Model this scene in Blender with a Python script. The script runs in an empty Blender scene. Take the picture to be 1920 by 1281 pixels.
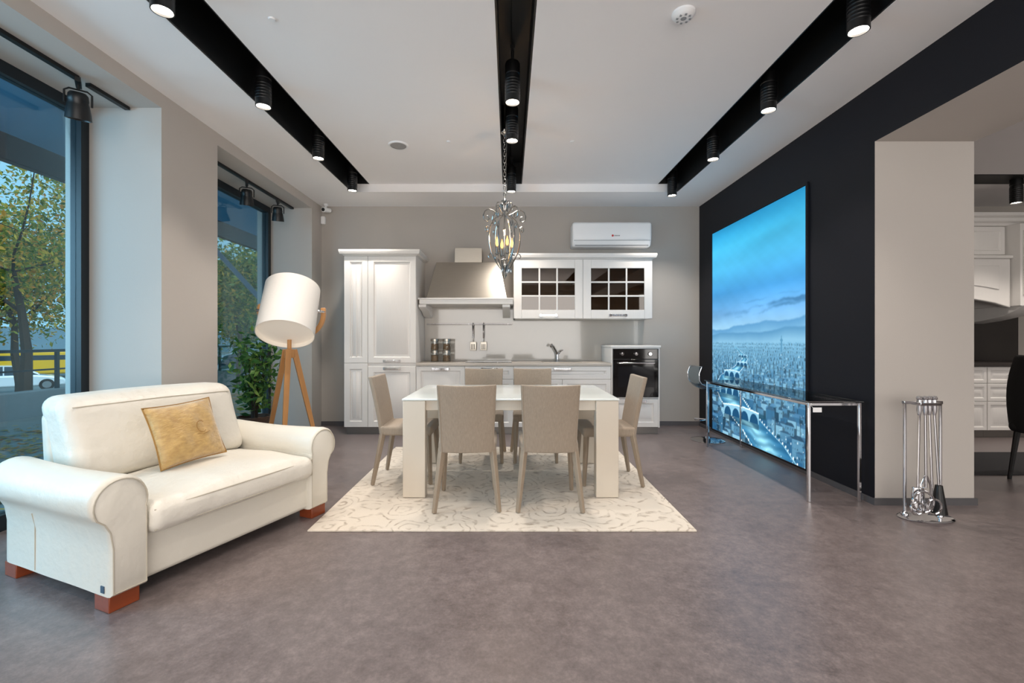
import bpy, bmesh, math, random
import numpy as np
from mathutils import Vector, Matrix, Euler
random.seed(7)
rad=math.radians
SC=bpy.context.scene
COL=SC.collection

# ---------------------------------------------------------------- materials
def lin(c):
    c=c/255.0
    return c/12.92 if c<=0.04045 else ((c+0.055)/1.055)**2.4
def S(r,g,b): return (lin(r),lin(g),lin(b),1.0)

def mat(name,col,rough=.5,metal=0.0,var=.06,scale=6,bump=0.0,bscale=None,stretch=(1,1,1),coat=0.0,emis=None,es=0.0,sheen=0.0,spec=.5,col2=None,bdist=.01):
    m=bpy.data.materials.new(name); m.use_nodes=True
    nt=m.node_tree; n=nt.nodes; l=nt.links
    p=n['Principled BSDF']
    tc=n.new('ShaderNodeTexCoord'); mp=n.new('ShaderNodeMapping'); mp.inputs['Scale'].default_value=stretch
    l.new(tc.outputs['Object'],mp.inputs['Vector'])
    ns=n.new('ShaderNodeTexNoise'); ns.inputs['Scale'].default_value=scale; ns.inputs['Detail'].default_value=4
    l.new(mp.outputs[0],ns.inputs['Vector'])
    mx=n.new('ShaderNodeMix'); mx.data_type='RGBA'
    a=[c*(1-var) for c in col[:3]]+[1]; b=[min(1,c*(1+var)) for c in col[:3]]+[1]
    if col2: b=list(col2)
    mx.inputs[6].default_value=a; mx.inputs[7].default_value=b
    l.new(ns.outputs[0],mx.inputs[0]); l.new(mx.outputs[2],p.inputs['Base Color'])
    p.inputs['Roughness'].default_value=rough; p.inputs['Metallic'].default_value=metal
    p.inputs['Specular IOR Level'].default_value=spec
    if coat: p.inputs['Coat Weight'].default_value=coat
    if sheen: p.inputs['Sheen Weight'].default_value=sheen
    if emis: p.inputs['Emission Color'].default_value=emis; p.inputs['Emission Strength'].default_value=es
    if bump:
        nb=n.new('ShaderNodeTexNoise'); nb.inputs['Scale'].default_value=bscale or scale*4; nb.inputs['Detail'].default_value=5
        l.new(mp.outputs[0],nb.inputs['Vector'])
        bp=n.new('ShaderNodeBump'); bp.inputs['Strength'].default_value=bump; bp.inputs['Distance'].default_value=bdist
        l.new(nb.outputs[0],bp.inputs['Height']); l.new(bp.outputs[0],p.inputs['Normal'])
    return m

def glassmat(name,tint,gloss=.08,rough=.02,alpha=1.0):
    m=bpy.data.materials.new(name); m.use_nodes=True
    nt=m.node_tree; n=nt.nodes; l=nt.links
    for x in list(n): n.remove(x)
    o=n.new('ShaderNodeOutputMaterial'); t=n.new('ShaderNodeBsdfTransparent'); g=n.new('ShaderNodeBsdfGlossy')
    t.inputs[0].default_value=tint; g.inputs['Roughness'].default_value=rough
    lw=n.new('ShaderNodeLayerWeight'); lw.inputs[0].default_value=.25
    ma=n.new('ShaderNodeMath'); ma.operation='MULTIPLY_ADD'; ma.inputs[1].default_value=.5; ma.inputs[2].default_value=gloss
    l.new(lw.outputs['Fresnel'],ma.inputs[0])
    mx=n.new('ShaderNodeMixShader'); l.new(ma.outputs[0],mx.inputs[0]); l.new(t.outputs[0],mx.inputs[1]); l.new(g.outputs[0],mx.inputs[2])
    l.new(mx.outputs[0],o.inputs[0]); return m

def leafmat(name,stops):
    m=bpy.data.materials.new(name); m.use_nodes=True
    nt=m.node_tree; n=nt.nodes; l=nt.links; p=n['Principled BSDF']
    g=n.new('ShaderNodeNewGeometry'); r=n.new('ShaderNodeValToRGB')
    el=r.color_ramp.elements
    el[0].position=stops[0][0]; el[0].color=stops[0][1]; el[1].position=stops[-1][0]; el[1].color=stops[-1][1]
    for pos,c in stops[1:-1]:
        e=el.new(pos); e.color=c
    l.new(g.outputs['Random Per Island'],r.inputs[0]); l.new(r.outputs[0],p.inputs['Base Color'])
    p.inputs['Roughness'].default_value=.5
    tr=n.new('ShaderNodeBsdfTranslucent'); l.new(r.outputs[0],tr.inputs[0])
    mx=n.new('ShaderNodeMixShader'); mx.inputs[0].default_value=.45
    l.new(p.outputs[0],mx.inputs[1]); l.new(tr.outputs[0],mx.inputs[2]); l.new(mx.outputs[0],n['Material Output'].inputs[0])
    return m

def emat(name,col,s):
    m=bpy.data.materials.new(name); m.use_nodes=True
    nt=m.node_tree; n=nt.nodes; l=nt.links
    for x in list(n): n.remove(x)
    o=n.new('ShaderNodeOutputMaterial'); e=n.new('ShaderNodeEmission'); e.inputs[0].default_value=col; e.inputs[1].default_value=s
    l.new(e.outputs[0],o.inputs[0]); return m

WALL=mat('wall_paint',S(186,179,172),.85,var=.03,scale=2,bump=.05,bscale=120)
WALLB=mat('wall_paint_back',S(173,167,160),.85,var=.03,scale=2,bump=.05,bscale=120)
CEIL=mat('ceiling_paint',S(240,237,236),.9,var=.015,scale=2)
BLACKW=mat('black_wall_paint',S(16,18,26),.55,var=.1,scale=3,spec=.3)
BLACK=mat('black_satin_metal',S(12,12,13),.4,var=.1)
CHAN=mat('black_channel',S(9,9,10),.5,var=.1)
BASEB=mat('dark_baseboard',S(84,82,84),.5,var=.05)
FRAME=mat('window_frame_dark',S(22,30,36),.45,var=.1)
GLASS=glassmat('window_glass',(.84,.96,1.0,1),.02)
DGLASS=glassmat('smoked_glass',(.55,.55,.55,1),.20)
ACRYL=glassmat('clear_acrylic',(.82,.90,.94,1),.12)
CGLASS=glassmat('cabinet_glass',(.44,.35,.25,1),.07)
JARG=glassmat('jar_glass',(.75,.75,.72,1),.1)
CHROME=mat('polished_chrome',S(215,215,218),.08,1.0,var=.02)
STEEL=mat('brushed_steel',S(172,166,156),.33,1.0,var=.08,scale=10,stretch=(1,1,40))
LEATHER=mat('cream_leather',S(222,217,205),.42,var=.03,scale=3,bump=.45,bscale=20,bdist=.008,coat=.05)
LEATHER2=mat('cream_leather_cushion',S(224,219,208),.42,var=.03,scale=2.5,bump=.75,bscale=7,bdist=.025,coat=.05)
SEAMC=mat('seam_thread',S(190,182,166),.6,var=.05)
FOOTW=mat('reddish_wood',S(132,62,34),.35,var=.25,scale=5,stretch=(1,8,8))
GOLD=mat('golden_damask',S(158,118,58),.38,var=.1,scale=26,bump=.5,bscale=60,stretch=(1,2,1),sheen=.6,col2=S(226,190,122),coat=.15)
GOLDD=mat('golden_trim',S(160,120,62),.5,var=.2)
WOOD=mat('light_oak',S(196,142,86),.4,var=.18,scale=4,stretch=(6,6,1))
SHADEW=mat('lampshade_fabric',S(234,230,224),.8,var=.02,scale=40,bump=.1)
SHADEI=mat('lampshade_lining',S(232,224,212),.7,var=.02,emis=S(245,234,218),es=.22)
FABRIC=mat('greige_chair_fabric',S(153,138,121),.72,var=.24,scale=28,stretch=(6,6,.5),bump=.4,bscale=60,sheen=.2)
CHLEG=mat('greige_chair_leg',S(150,135,117),.55,var=.08,scale=20)
TTOP=mat('white_glass_top',S(228,234,232),.14,var=.01,coat=.3)
TLEG=mat('cream_lacquer',S(206,196,181),.35,var=.02)
KWHITE=mat('white_lacquered_wood',S(228,225,221),.38,var=.03,scale=8,stretch=(12,12,1),bump=.05,bscale=30)
KTOP=mat('worktop_stone',S(182,174,164),.3,var=.05,scale=30)
SPLASH=mat('glossy_backsplash',S(180,174,165),.1,var=.02,coat=.5)
PLINTH=mat('aluminium_plinth',S(140,136,132),.35,.8,var=.05)
BGLOSS=mat('black_oven_glass',S(8,8,10),.06,var=.05,coat=.5)
ACW=mat('white_plastic',S(236,236,236),.35,var=.01)
ACG=mat('grey_plastic',S(140,142,144),.4,var=.03)
RED=mat('red_mark',S(190,25,30),.5)
DARKST=mat('dark_stone',S(52,48,46),.3,var=.1,scale=20)
DRUG=mat('dark_rug_wool',S(36,35,38),.95,var=.3,scale=60,bump=.6,bscale=200)
BFAB=mat('black_upholstery',S(16,16,18),.6,var=.15,bump=.1)
BULB=emat('warm_bulb',S(255,172,84),5)
SPOTE=emat('spot_lens_glow',S(255,244,228),26)
POTM=mat('brown_basket_pot',S(84,62,48),.7,var=.3,scale=30,bump=.6)
BARK=mat('dark_bark',S(58,50,44),.9,var=.35,scale=8,bump=.6,stretch=(1,1,.3))
LEAFA=leafmat('autumn_leaves',[(0,S(70,100,44)),(.4,S(136,150,58)),(.7,S(226,190,70)),(1,S(232,150,60))])
LEAFG=leafmat('green_autumn_leaves',[(0,S(50,90,48)),(.4,S(94,134,60)),(.75,S(170,172,74)),(1,S(230,182,76))])
LEAFF=leafmat('ficus_leaves',[(0,S(34,72,40)),(.6,S(76,124,60)),(1,S(138,168,80))])
LEAFD=leafmat('fallen_leaves',[(0,S(130,116,62)),(.5,S(196,160,76)),(1,S(190,104,54))])
ASPH=mat('asphalt',S(108,112,110),.8,var=.25,scale=3,bump=.3)
CONC=mat('concrete_wall',S(108,116,120),.85,var=.2,scale=3,bump=.3)
CARW=mat('white_car_paint',S(230,235,240),.2,var=.01,coat=.8)
CARY=mat('yellow_car_paint',S(244,186,20),.25,var=.02,coat=.4)
CARG=mat('car_window',S(50,64,76),.08,var=.05)
TYRE=mat('tyre_rubber',S(20,20,20),.8)
AWN=mat('awning_canvas',S(84,128,156),.8,var=.1)
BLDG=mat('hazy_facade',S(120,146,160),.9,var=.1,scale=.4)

def floormat():
    m=bpy.data.materials.new('mottled_vinyl_floor'); m.use_nodes=True
    nt=m.node_tree; n=nt.nodes; l=nt.links; p=n['Principled BSDF']
    tc=n.new('ShaderNodeTexCoord')
    def noise(s,d,r=.6):
        x=n.new('ShaderNodeTexNoise'); x.inputs['Scale'].default_value=s; x.inputs['Detail'].default_value=d; x.inputs['Roughness'].default_value=r
        l.new(tc.outputs['Object'],x.inputs['Vector']); return x
    a=noise(3.0,7,.65); b=noise(16,8,.7); c=noise(80,4,.7)
    def mth(op,x,y):
        q=n.new('ShaderNodeMath'); q.operation=op
        for i,v in enumerate((x,y)):
            if isinstance(v,(int,float)): q.inputs[i].default_value=v
            else: l.new(v,q.inputs[i])
        return q.outputs[0]
    s=mth('ADD',mth('MULTIPLY',a.outputs[0],.26),mth('ADD',mth('MULTIPLY',b.outputs[0],.42),mth('MULTIPLY',c.outputs[0],.32)))
    r=n.new('ShaderNodeValToRGB'); e=r.color_ramp.elements
    e[0].position=.38; e[0].color=S(96,87,86); e[1].position=.62; e[1].color=S(132,121,119)
    k=e.new(.5); k.color=S(113,103,102)
    l.new(s,r.inputs[0]); l.new(r.outputs[0],p.inputs['Base Color'])
    rr=n.new('ShaderNodeMapRange'); rr.inputs['From Min'].default_value=.40; rr.inputs['From Max'].default_value=.60
    rr.inputs['To Min'].default_value=.28; rr.inputs['To Max'].default_value=.40
    l.new(s,rr.inputs[0]); l.new(rr.outputs[0],p.inputs['Roughness'])
    bp=n.new('ShaderNodeBump'); bp.inputs['Strength'].default_value=.12; bp.inputs['Distance'].default_value=.004
    l.new(c.outputs[0],bp.inputs['Height']); l.new(bp.outputs[0],p.inputs['Normal'])
    return m
FLOOR=floormat()

def rugmat():
    m=bpy.data.materials.new('cream_patterned_rug'); m.use_nodes=True
    nt=m.node_tree; n=nt.nodes; l=nt.links; p=n['Principled BSDF']
    tc=n.new('ShaderNodeTexCoord')
    nz=n.new('ShaderNodeTexNoise'); nz.inputs['Scale'].default_value=4; nz.inputs['Detail'].default_value=2
    l.new(tc.outputs['Object'],nz.inputs['Vector'])
    mx=n.new('ShaderNodeMix'); mx.data_type='RGBA'; mx.inputs[0].default_value=.2
    l.new(tc.outputs['Object'],mx.inputs[6]); l.new(nz.outputs['Color'],mx.inputs[7])
    vo=n.new('ShaderNodeTexVoronoi'); vo.inputs['Scale'].default_value=4.6
    l.new(mx.outputs[2],vo.inputs['Vector'])
    w=n.new('ShaderNodeMath'); w.operation='MULTIPLY'; w.inputs[1].default_value=30
    l.new(vo.outputs['Distance'],w.inputs[0])
    sn=n.new('ShaderNodeMath'); sn.operation='SINE'; l.new(w.outputs[0],sn.inputs[0])
    r=n.new('ShaderNodeValToRGB'); e=r.color_ramp.elements
    e[0].position=.45; e[0].color=(0,0,0,1); e[1].position=1.0; e[1].color=(1,1,1,1)
    l.new(sn.outputs[0],r.inputs[0])
    n2=n.new('ShaderNodeTexNoise'); n2.inputs['Scale'].default_value=22; n2.inputs['Detail'].default_value=6; l.new(tc.outputs['Object'],n2.inputs['Vector'])
    rp=n.new('ShaderNodeValToRGB'); rp.color_ramp.elements[0].position=.38; rp.color_ramp.elements[1].position=.66; l.new(n2.outputs[0],rp.inputs[0])
    mm=n.new('ShaderNodeMath'); mm.operation='MULTIPLY'; l.new(r.outputs[0],mm.inputs[0]); l.new(rp.outputs[0],mm.inputs[1])
    c=n.new('ShaderNodeMix'); c.data_type='RGBA'; c.inputs[6].default_value=S(210,200,186); c.inputs[7].default_value=S(158,144,127)
    l.new(mm.outputs[0],c.inputs[0]); l.new(c.outputs[2],p.inputs['Base Color'])
    p.inputs['Roughness'].default_value=.9; p.inputs['Sheen Weight'].default_value=.2
    n3=n.new('ShaderNodeTexNoise'); n3.inputs['Scale'].default_value=160; l.new(tc.outputs['Object'],n3.inputs['Vector'])
    bp=n.new('ShaderNodeBump'); bp.inputs['Strength'].default_value=.4; bp.inputs['Distance'].default_value=.01
    l.new(n3.outputs[0],bp.inputs['Height']); l.new(bp.outputs[0],p.inputs['Normal'])
    return m
RUG=rugmat()

# ---------------------------------------------------------------- builders
def absloc(o):
    v=Vector((0,0,0))
    while o: v+=o.location; o=o.parent
    return v

class M:
    def __init__(s): s.bm=bmesh.new(); s.mi=0
    def face(s,vs):
        try:
            f=s.bm.faces.new(vs); f.material_index=s.mi; return f
        except ValueError: return None
    def box(s,x0,x1,y0,y1,z0,z1,T=None):
        v=[Vector((x,y,z)) for z in(z0,z1) for y in(y0,y1) for x in(x0,x1)]
        if T: v=[T@p for p in v]
        v=[s.bm.verts.new(p) for p in v]
        for q in((0,2,3,1),(4,5,7,6),(0,1,5,4),(2,6,7,3),(0,4,6,2),(1,3,7,5)): s.face([v[i] for i in q])
        return s
    def frust(s,b,t,z0,z1):
        v=[s.bm.verts.new((x,y,z)) for (r,z) in((b,z0),(t,z1)) for y in r[2:] for x in r[:2]]
        for q in((0,2,3,1),(4,5,7,6),(0,1,5,4),(2,6,7,3),(0,4,6,2),(1,3,7,5)): s.face([v[i] for i in q])
        return s
    def tube(s,pts,r,n=8,closed=False,caps=True,flat=1.0):
        pts=[Vector(p) for p in pts]; N=len(pts)
        rs=r if isinstance(r,(list,tuple)) else [r]*N
        tg=[]
        for i in range(N):
            if closed: t=pts[(i+1)%N]-pts[i-1]
            else: t=pts[min(i+1,N-1)]-pts[max(i-1,0)]
            tg.append(t.normalized() if t.length>1e-9 else Vector((0,0,1)))
        up=Vector((0,0,1)) if abs(tg[0].z)<.9 else Vector((0,1,0))
        a=tg[0].cross(up).normalized(); rings=[]
        for i in range(N):
            a=(a-tg[i]*a.dot(tg[i]))
            if a.length<1e-6: a=tg[i].orthogonal()
            a.normalize(); b=tg[i].cross(a)
            rings.append([s.bm.verts.new(pts[i]+(a*math.cos(2*math.pi*k/n)*flat+b*math.sin(2*math.pi*k/n))*rs[i]) for k in range(n)])
        for i in range(N if closed else N-1):
            A=rings[i]; B=rings[(i+1)%N]
            for k in range(n): s.face([A[k],A[(k+1)%n],B[(k+1)%n],B[k]])
        if caps and not closed:
            s.face(rings[0][::-1]); s.face(rings[-1])
        return s
    def cyl(s,p0,p1,r0,r1=None,n=24,caps=True): return s.tube([p0,p1],[r0,r0 if r1 is None else r1],n,caps=caps)
    def lathe(s,prof,c=(0,0,0),n=32,T=None,close=False):
        c=Vector(c); rings=[]
        for (r,z) in prof:
            ring=[]
            for k in range(n):
                p=Vector((r*math.cos(2*math.pi*k/n),r*math.sin(2*math.pi*k/n),z))
                if T: p=T@p
                ring.append(s.bm.verts.new(p+c))
            rings.append(ring)
        for A,B in zip(rings[:-1],rings[1:]):
            for k in range(n): s.face([A[k],A[(k+1)%n],B[(k+1)%n],B[k]])
        if close:
            s.face(rings[0][::-1]); s.face(rings[-1])
        return s
    def prism(s,pts,plane,a,b):
        def mk(u,v,w):
            return {'xz':(u,w,v),'yz':(w,u,v),'xy':(u,v,w)}[plane]
        A=[s.bm.verts.new(mk(u,v,a)) for u,v in pts]; B=[s.bm.verts.new(mk(u,v,b)) for u,v in pts]
        N=len(pts)
        s.face(A[::-1]); s.face(B)
        for i in range(N): s.face([A[i],A[(i+1)%N],B[(i+1)%N],B[i]])
        return s
    def rbox(s,c,size,r=.03,m=5,fn=None,T=None):
        c=Vector(c); h=[x/2 for x in size]; n=m+6
        r=min(r,min(h)*.98)
        tmp=bmesh.new(); bmesh.ops.create_cube(tmp,size=2)
        bmesh.ops.subdivide_edges(tmp,edges=tmp.edges[:],cuts=n-1,use_grid_fill=True)
        ax=[]
        for k in range(3):
            i=h[k]-r; e=[i+r*t for t in(1,.577,.268,0)]
            ax.append([-x for x in e]+[-i+2*i*j/m for j in range(1,m)]+e[::-1])
        mp={}
        for v in tmp.verts:
            p=Vector([ax[k][min(n,max(0,round((v.co[k]+1)/2*n)))] for k in range(3)])
            inn=Vector([max(-(h[k]-r),min(h[k]-r,p[k])) for k in range(3)])
            d=p-inn
            if d.length>1e-9: p=inn+d.normalized()*r
            if fn: p=fn(p,h)
            if T: p=T@p
            mp[v]=s.bm.verts.new(p+c)
        for f in tmp.faces: s.face([mp[v] for v in f.verts])
        tmp.free(); return s
    def panel(s,x0,x1,z0,z1,yf,yb,fr=.06,dep=.012,y=-1):
        rings=[(0,.003),(.003,0),(fr,0),(fr+.006,dep*.5),(fr+.012,dep),(fr+.03,dep),(fr+.042,dep*.45)]
        R=[]
        for (i,d) in rings:
            R.append([s.bm.verts.new(p) for p in((x0+i,yf+d,z0+i),(x1-i,yf+d,z0+i),(x1-i,yf+d,z1-i),(x0+i,yf+d,z1-i))])
        for A,B in zip(R[:-1],R[1:]):
            for k in range(4): s.face([A[k],A[(k+1)%4],B[(k+1)%4],B[k]])
        s.face(R[-1])
        K=[s.bm.verts.new(p) for p in((x0,yb,z0),(x1,yb,z0),(x1,yb,z1),(x0,yb,z1))]
        for k in range(4): s.face([K[k],K[(k+1)%4],R[0][(k+1)%4],R[0][k]])
        s.face(K[::-1]); return s
    def obj(s,name,mats,parent=None,local=False,loc=None,rot=None,smooth=35,bevel=0,seg=2,sub=0,**props):
        bmesh.ops.recalc_face_normals(s.bm,faces=s.bm.faces[:])
        me=bpy.data.meshes.new(name)
        if not local:
            if parent is not None: off=absloc(parent)
            else:
                vs=[v.co for v in s.bm.verts]
                off=Vector(((min(v.x for v in vs)+max(v.x for v in vs))/2,(min(v.y for v in vs)+max(v.y for v in vs))/2,min(v.z for v in vs)))
            for v in s.bm.verts: v.co-=off
        s.bm.to_mesh(me); s.bm.free()
        for m in (mats if isinstance(mats,(list,tuple)) else [mats]): me.materials.append(m)
        if smooth:
            for p in me.polygons: p.use_smooth=True
            me.set_sharp_from_angle(angle=rad(smooth))
        o=bpy.data.objects.new(name,me); COL.objects.link(o)
        if parent is not None: o.parent=parent
        elif not local: o.location=off
        if loc is not None: o.location=loc
        if rot is not None: o.rotation_euler=rot
        if bevel:
            b=o.modifiers.new('bevel','BEVEL'); b.width=bevel; b.segments=seg; b.limit_method='ANGLE'; b.angle_limit=rad(40)
        if sub:
            b=o.modifiers.new('sub','SUBSURF'); b.levels=sub; b.render_levels=sub
        for k,v in props.items(): o[k]=v
        return o

def thing(name,label,category,loc=(0,0,0),rot=(0,0,0),**kw):
    e=bpy.data.objects.new(name,None); COL.objects.link(e); e.location=loc; e.rotation_euler=rot
    e.empty_display_size=.1; e['label']=label; e['category']=category
    for k,v in kw.items(): e[k]=v
    return e
def copytree(o,loc=None,rot=None,parent=None):
    c=o.copy(); COL.objects.link(c)
    if parent is not None: c.parent=parent
    if loc is not None: c.location=loc
    if rot is not None: c.rotation_euler=rot
    for ch in list(o.children): copytree(ch,parent=c)
    return c
def STR(o): o['kind']='structure'; return o

# ---------------------------------------------------------------- shell
XL,XR,YB=-2.625,2.655,6.36
ZC,ZT=3.06,3.16
GX=-3.2
STR(M().box(-3.35,9,-3.5,6.5,-.12,0).obj('floor',FLOOR))
b=M()
b.box(-3.35,-1.99,-3.5,6.5,ZC,3.5); b.box(2.12,9,-3.5,6.5,ZC,3.5)
b.box(-1.99,2.12,5.73,6.5,ZC,3.5)
b.box(-1.76,-.086,-3.5,5.73,ZT,3.5); b.box(.16,1.87,-3.5,5.73,ZT,3.5)
b.box(-1.99,2.12,-3.5,-3.4,ZC,3.5)
STR(b.obj('ceiling',CEIL,smooth=0))
for i,(x0,x1,zl,zr) in enumerate([(-1.99,-1.76,ZC+.003,ZT+.003),(-.086,.16,ZT+.003,ZT+.003),(1.87,2.12,ZT+.003,ZC+.003)]):
    b=M(); b.box(x0,x1,-3.4,5.728,3.42,3.45)
    b.box(x0,x0+.012,-3.4,5.728,zl,3.42); b.box(x1-.012,x1,-3.4,5.728,zr,3.42)
    b.box(x0,x1,5.716,5.728,ZC+.1,3.42)
    b.box((x0+x1)/2-.018,(x0+x1)/2+.018,-3.4,5.7,3.38,3.42)
    STR(b.obj('trim_%d'%(i+1),CHAN,smooth=0))
STR(M().box(-3.35,9,YB,6.5,0,ZC).obj('wall_back',WALLB))
b=M()
b.box(-3.35,XL,3.434,4.094,0,ZC); b.box(-3.35,XL,6.05,YB,0,ZC); b.box(-3.35,XL,-3.5,1.1,0,ZC)
b.box(-3.35,XL,1.1,3.434,2.95,ZC); b.box(-3.35,XL,4.094,6.05,2.95,ZC)
STR(b.obj('wall_left',WALL,smooth=0))
b=M()
b.box(XR,3.376,3.306,YB,0,ZC); b.box(XR,3.376,-3.5,3.306,2.64,ZC)
o=b.obj('wall_right',[WALL,BLACKW],smooth=0)
for p in o.data.polygons:
    if p.normal.x<-.9: p.material_index=1
STR(o)
STR(M().box(-3.35,9,-3.62,-3.5,0,3.5).obj('wall_front',WALL))
STR(M().box(9,9.12,-3.5,6.5,0,3.5).obj('wall_far_side',WALL))
STR(M().box(XL,XR,YB-.014,YB,0,.06).obj('baseboard_back',BASEB,smooth=0))
STR(M().box(XR-.014,XR,3.306,YB-.015,0,.045).obj('baseboard_right',BASEB,smooth=0))
STR(M().box(XR-.014,3.39,3.292,3.306,0,.05).obj('baseboard_pier',BASEB,smooth=0))
STR(M().box(XL,XL+.014,3.434,4.094,0,.06).obj('baseboard_left',BASEB,smooth=0))
def window(name,y0,y1,mull):
    b=M(); w=.065
    b.box(GX-.05,GX+.03,y0,y1,2.87,2.95); b.box(GX-.05,GX+.03,y0,y1,0,.1)
    b.box(GX-.05,GX+.03,y0,y0+w,.1,2.87); b.box(GX-.05,GX+.03,y1-w,y1,.1,2.87)
    for m in mull: b.box(GX-.05,GX+.03,m-.03,m+.03,.1,2.87)
    b.mi=1; b.box(GX-.014,GX-.006,y0+w,y1-w,.1,2.87)
    STR(b.obj(name,[FRAME,GLASS],smooth=0))
window('window_1',1.1,3.434,[]); window('window_2',4.094,6.05,[])

# ---------------------------------------------------------------- spotlights in the channels
def spot_thing(loc):
    t=thing('spotlight','black cylindrical ceiling spotlight in recessed black track','spotlight',loc,group='ceiling track spotlights')
    b=M(); b.lathe([(.0,.30),(.05,.30),(.056,.285),(.056,.21),(.052,.205),(.052,.198),(.056,.193),(.056,.0),(.050,0),(.047,.03),(0,.03)],n=28)
    for k in range(6): 
        zz=.05+k*.022
        b.lathe([(.056,zz),(.0575,zz+.004),(.0575,zz+.01),(.056,zz+.014)],n=28)
    b.obj('lamp_body',BLACK,t,local=True)
    b=M(); b.box(-.017,.017,-.05,.05,.38,.405); b.cyl((0,0,.29),(0,0,.38),.012,n=10); b.obj('mounting_bracket',BLACK,t,local=True)
    b=M(); b.lathe([(.0001,.012),(.047,.012),(.047,.018),(.0001,.018)],n=24); b.obj('lens',SPOTE,t,local=True)
    return t
sp=[(-1.875,y) for y in(2.46,3.47,4.467,5.436)]+[(.024,y) for y in(3.41,4.07,5.47)]+[(2.01,y) for y in(2.62,3.53,4.49,5.62)]
sp_off=[(-1.875,.9),(.024,.9),(2.01,.9),(.024,2.1)]
first=None
def addspot(loc,e,size=95,col=(1,.91,.82),rot=(0,0,0),blend=.8,r=.05):
    d=bpy.data.lights.new('spot_beam','SPOT'); d.energy=e; d.spot_size=rad(size); d.spot_blend=blend; d.color=col; d.shadow_soft_size=r
    o=bpy.data.objects.new('spot_beam',d); COL.objects.link(o); o.location=loc; o.rotation_euler=rot; return o
for i,(x,y) in enumerate(sp):
    if first is None: first=spot_thing((x,y,2.975)); 
    else: copytree(first,loc=(x,y,2.975))
    addspot((x,y,2.96),92 if y>5 else 66,size=105 if y>5 else 95)
for (x,y) in sp_off: addspot((x,y,2.96),66)

def rail(y0,y1):
    b=M(); b.box(-2.888,-2.852,y0,y1,2.925,2.949)
    return b.obj('track_rail',BLACK,smooth=0,label='black track light rail under the window niche soffit',category='track rail')
rail(1.2,3.02); rail(3.10,3.42); rail(4.12,6.02)
def nichespot(loc,rz,tilt=14):
    t=thing('track_spotlight','black adjustable track spotlight hanging in window niche','spotlight',loc,(0,0,rz),group='window niche track spotlights')
    b=M(); b.box(-.015,.015,-.06,.06,-.03,0); b.cyl((0,0,-.03),(0,0,-.06),.009,n=10)
    b.tube([(-.068,0,-.16),(-.068,0,-.08),(-.045,0,-.062),(.045,0,-.062),(.068,0,-.08),(.068,0,-.16)],.006,6)
    b.obj('bracket',BLACK,t,local=True)
    T=Matrix.Translation((0,0,-.165))@Matrix.Rotation(rad(tilt),4,'X')
    b=M(); b.lathe([(0.001,.085),(.04,.08),(.052,.065),(.055,.03),(.052,.02),(.058,.0),(.066,-.05),(.070,-.09),(.064,-.09),(.05,-.04),(.03,-.01),(.001,.0)],n=28,T=T)
    b.obj('lamp_head',BLACK,t,local=True)
    b=M(); b.lathe([(.001,-.045),(.045,-.055),(.055,-.07)],n=20,T=T); b.obj('reflector',CHROME,t,local=True)
    return t
nichespot((-2.87,3.03,2.925),rad(40)); nichespot((-2.87,4.976,2.925),rad(30)); nichespot((-2.87,5.64,2.925),rad(20))

b=M(); b.lathe([(.001,3.125),(.04,3.125),(.055,3.132),(.068,3.148),(.068,3.16),(.001,3.16)],(1.045,2.73,0)); 
b.mi=1
for k in range(8):
    a=k*math.pi/4; b.box(1.045+.038*math.cos(a)-.006,1.045+.038*math.cos(a)+.006,2.73+.038*math.sin(a)-.006,2.73+.038*math.sin(a)+.006,3.122,3.13)
b.lathe([(.001,3.123),(.012,3.123),(.02,3.126)],(1.045,2.73,0),n=16)
b.obj('smoke_detector',[ACW,ACG],label='white round smoke detector on the ceiling',category='smoke detector')
b=M(); b.lathe([(.001,3.150),(.08,3.150)],(-1.117,4.58,0)); b.mi=1; b.lathe([(.08,3.148),(.095,3.148),(.1,3.16)],(-1.117,4.58,0))
b.obj('ceiling_speaker',[mat('speaker_grille',S(150,148,146),.6,var=.3,scale=120),ACW],label='round grey ceiling speaker with white rim',category='speaker')
for (x,y) in((-1.45,2.78),(-.6,4.5),(.62,4.5)):
    M().lathe([(.001,3.152),(.018,3.152),(.022,3.16)],(x,y,0),n=16).obj('sprinkler_cap',ACW,label='small white round cap on the ceiling',category='ceiling cap',group='ceiling caps')
t=thing('security_camera','small white security camera under the ceiling corner','camera',(-2.52,6.25,2.97))
b=M(); b.lathe([(.001,.09),(.03,.09),(.03,.07),(.012,.06),(.012,.03)],n=16); b.obj('mount',ACW,t,local=True)
b=M(); b.tube([(.03,.06,.02),(-.01,-.06,.0)],[.03,.035],16); b.obj('housing',ACW,t,local=True)
b=M(); b.tube([(-.01,-.06,.0),(-.0125,-.068,-.001)],.024,16); b.obj('lens',BLACK,t,local=True)
M().rbox((-2.59,6.334,2.86),(.06,.05,.11),.015,2).obj('motion_sensor',ACW,label='white motion sensor on the wall corner',category='sensor')

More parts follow.
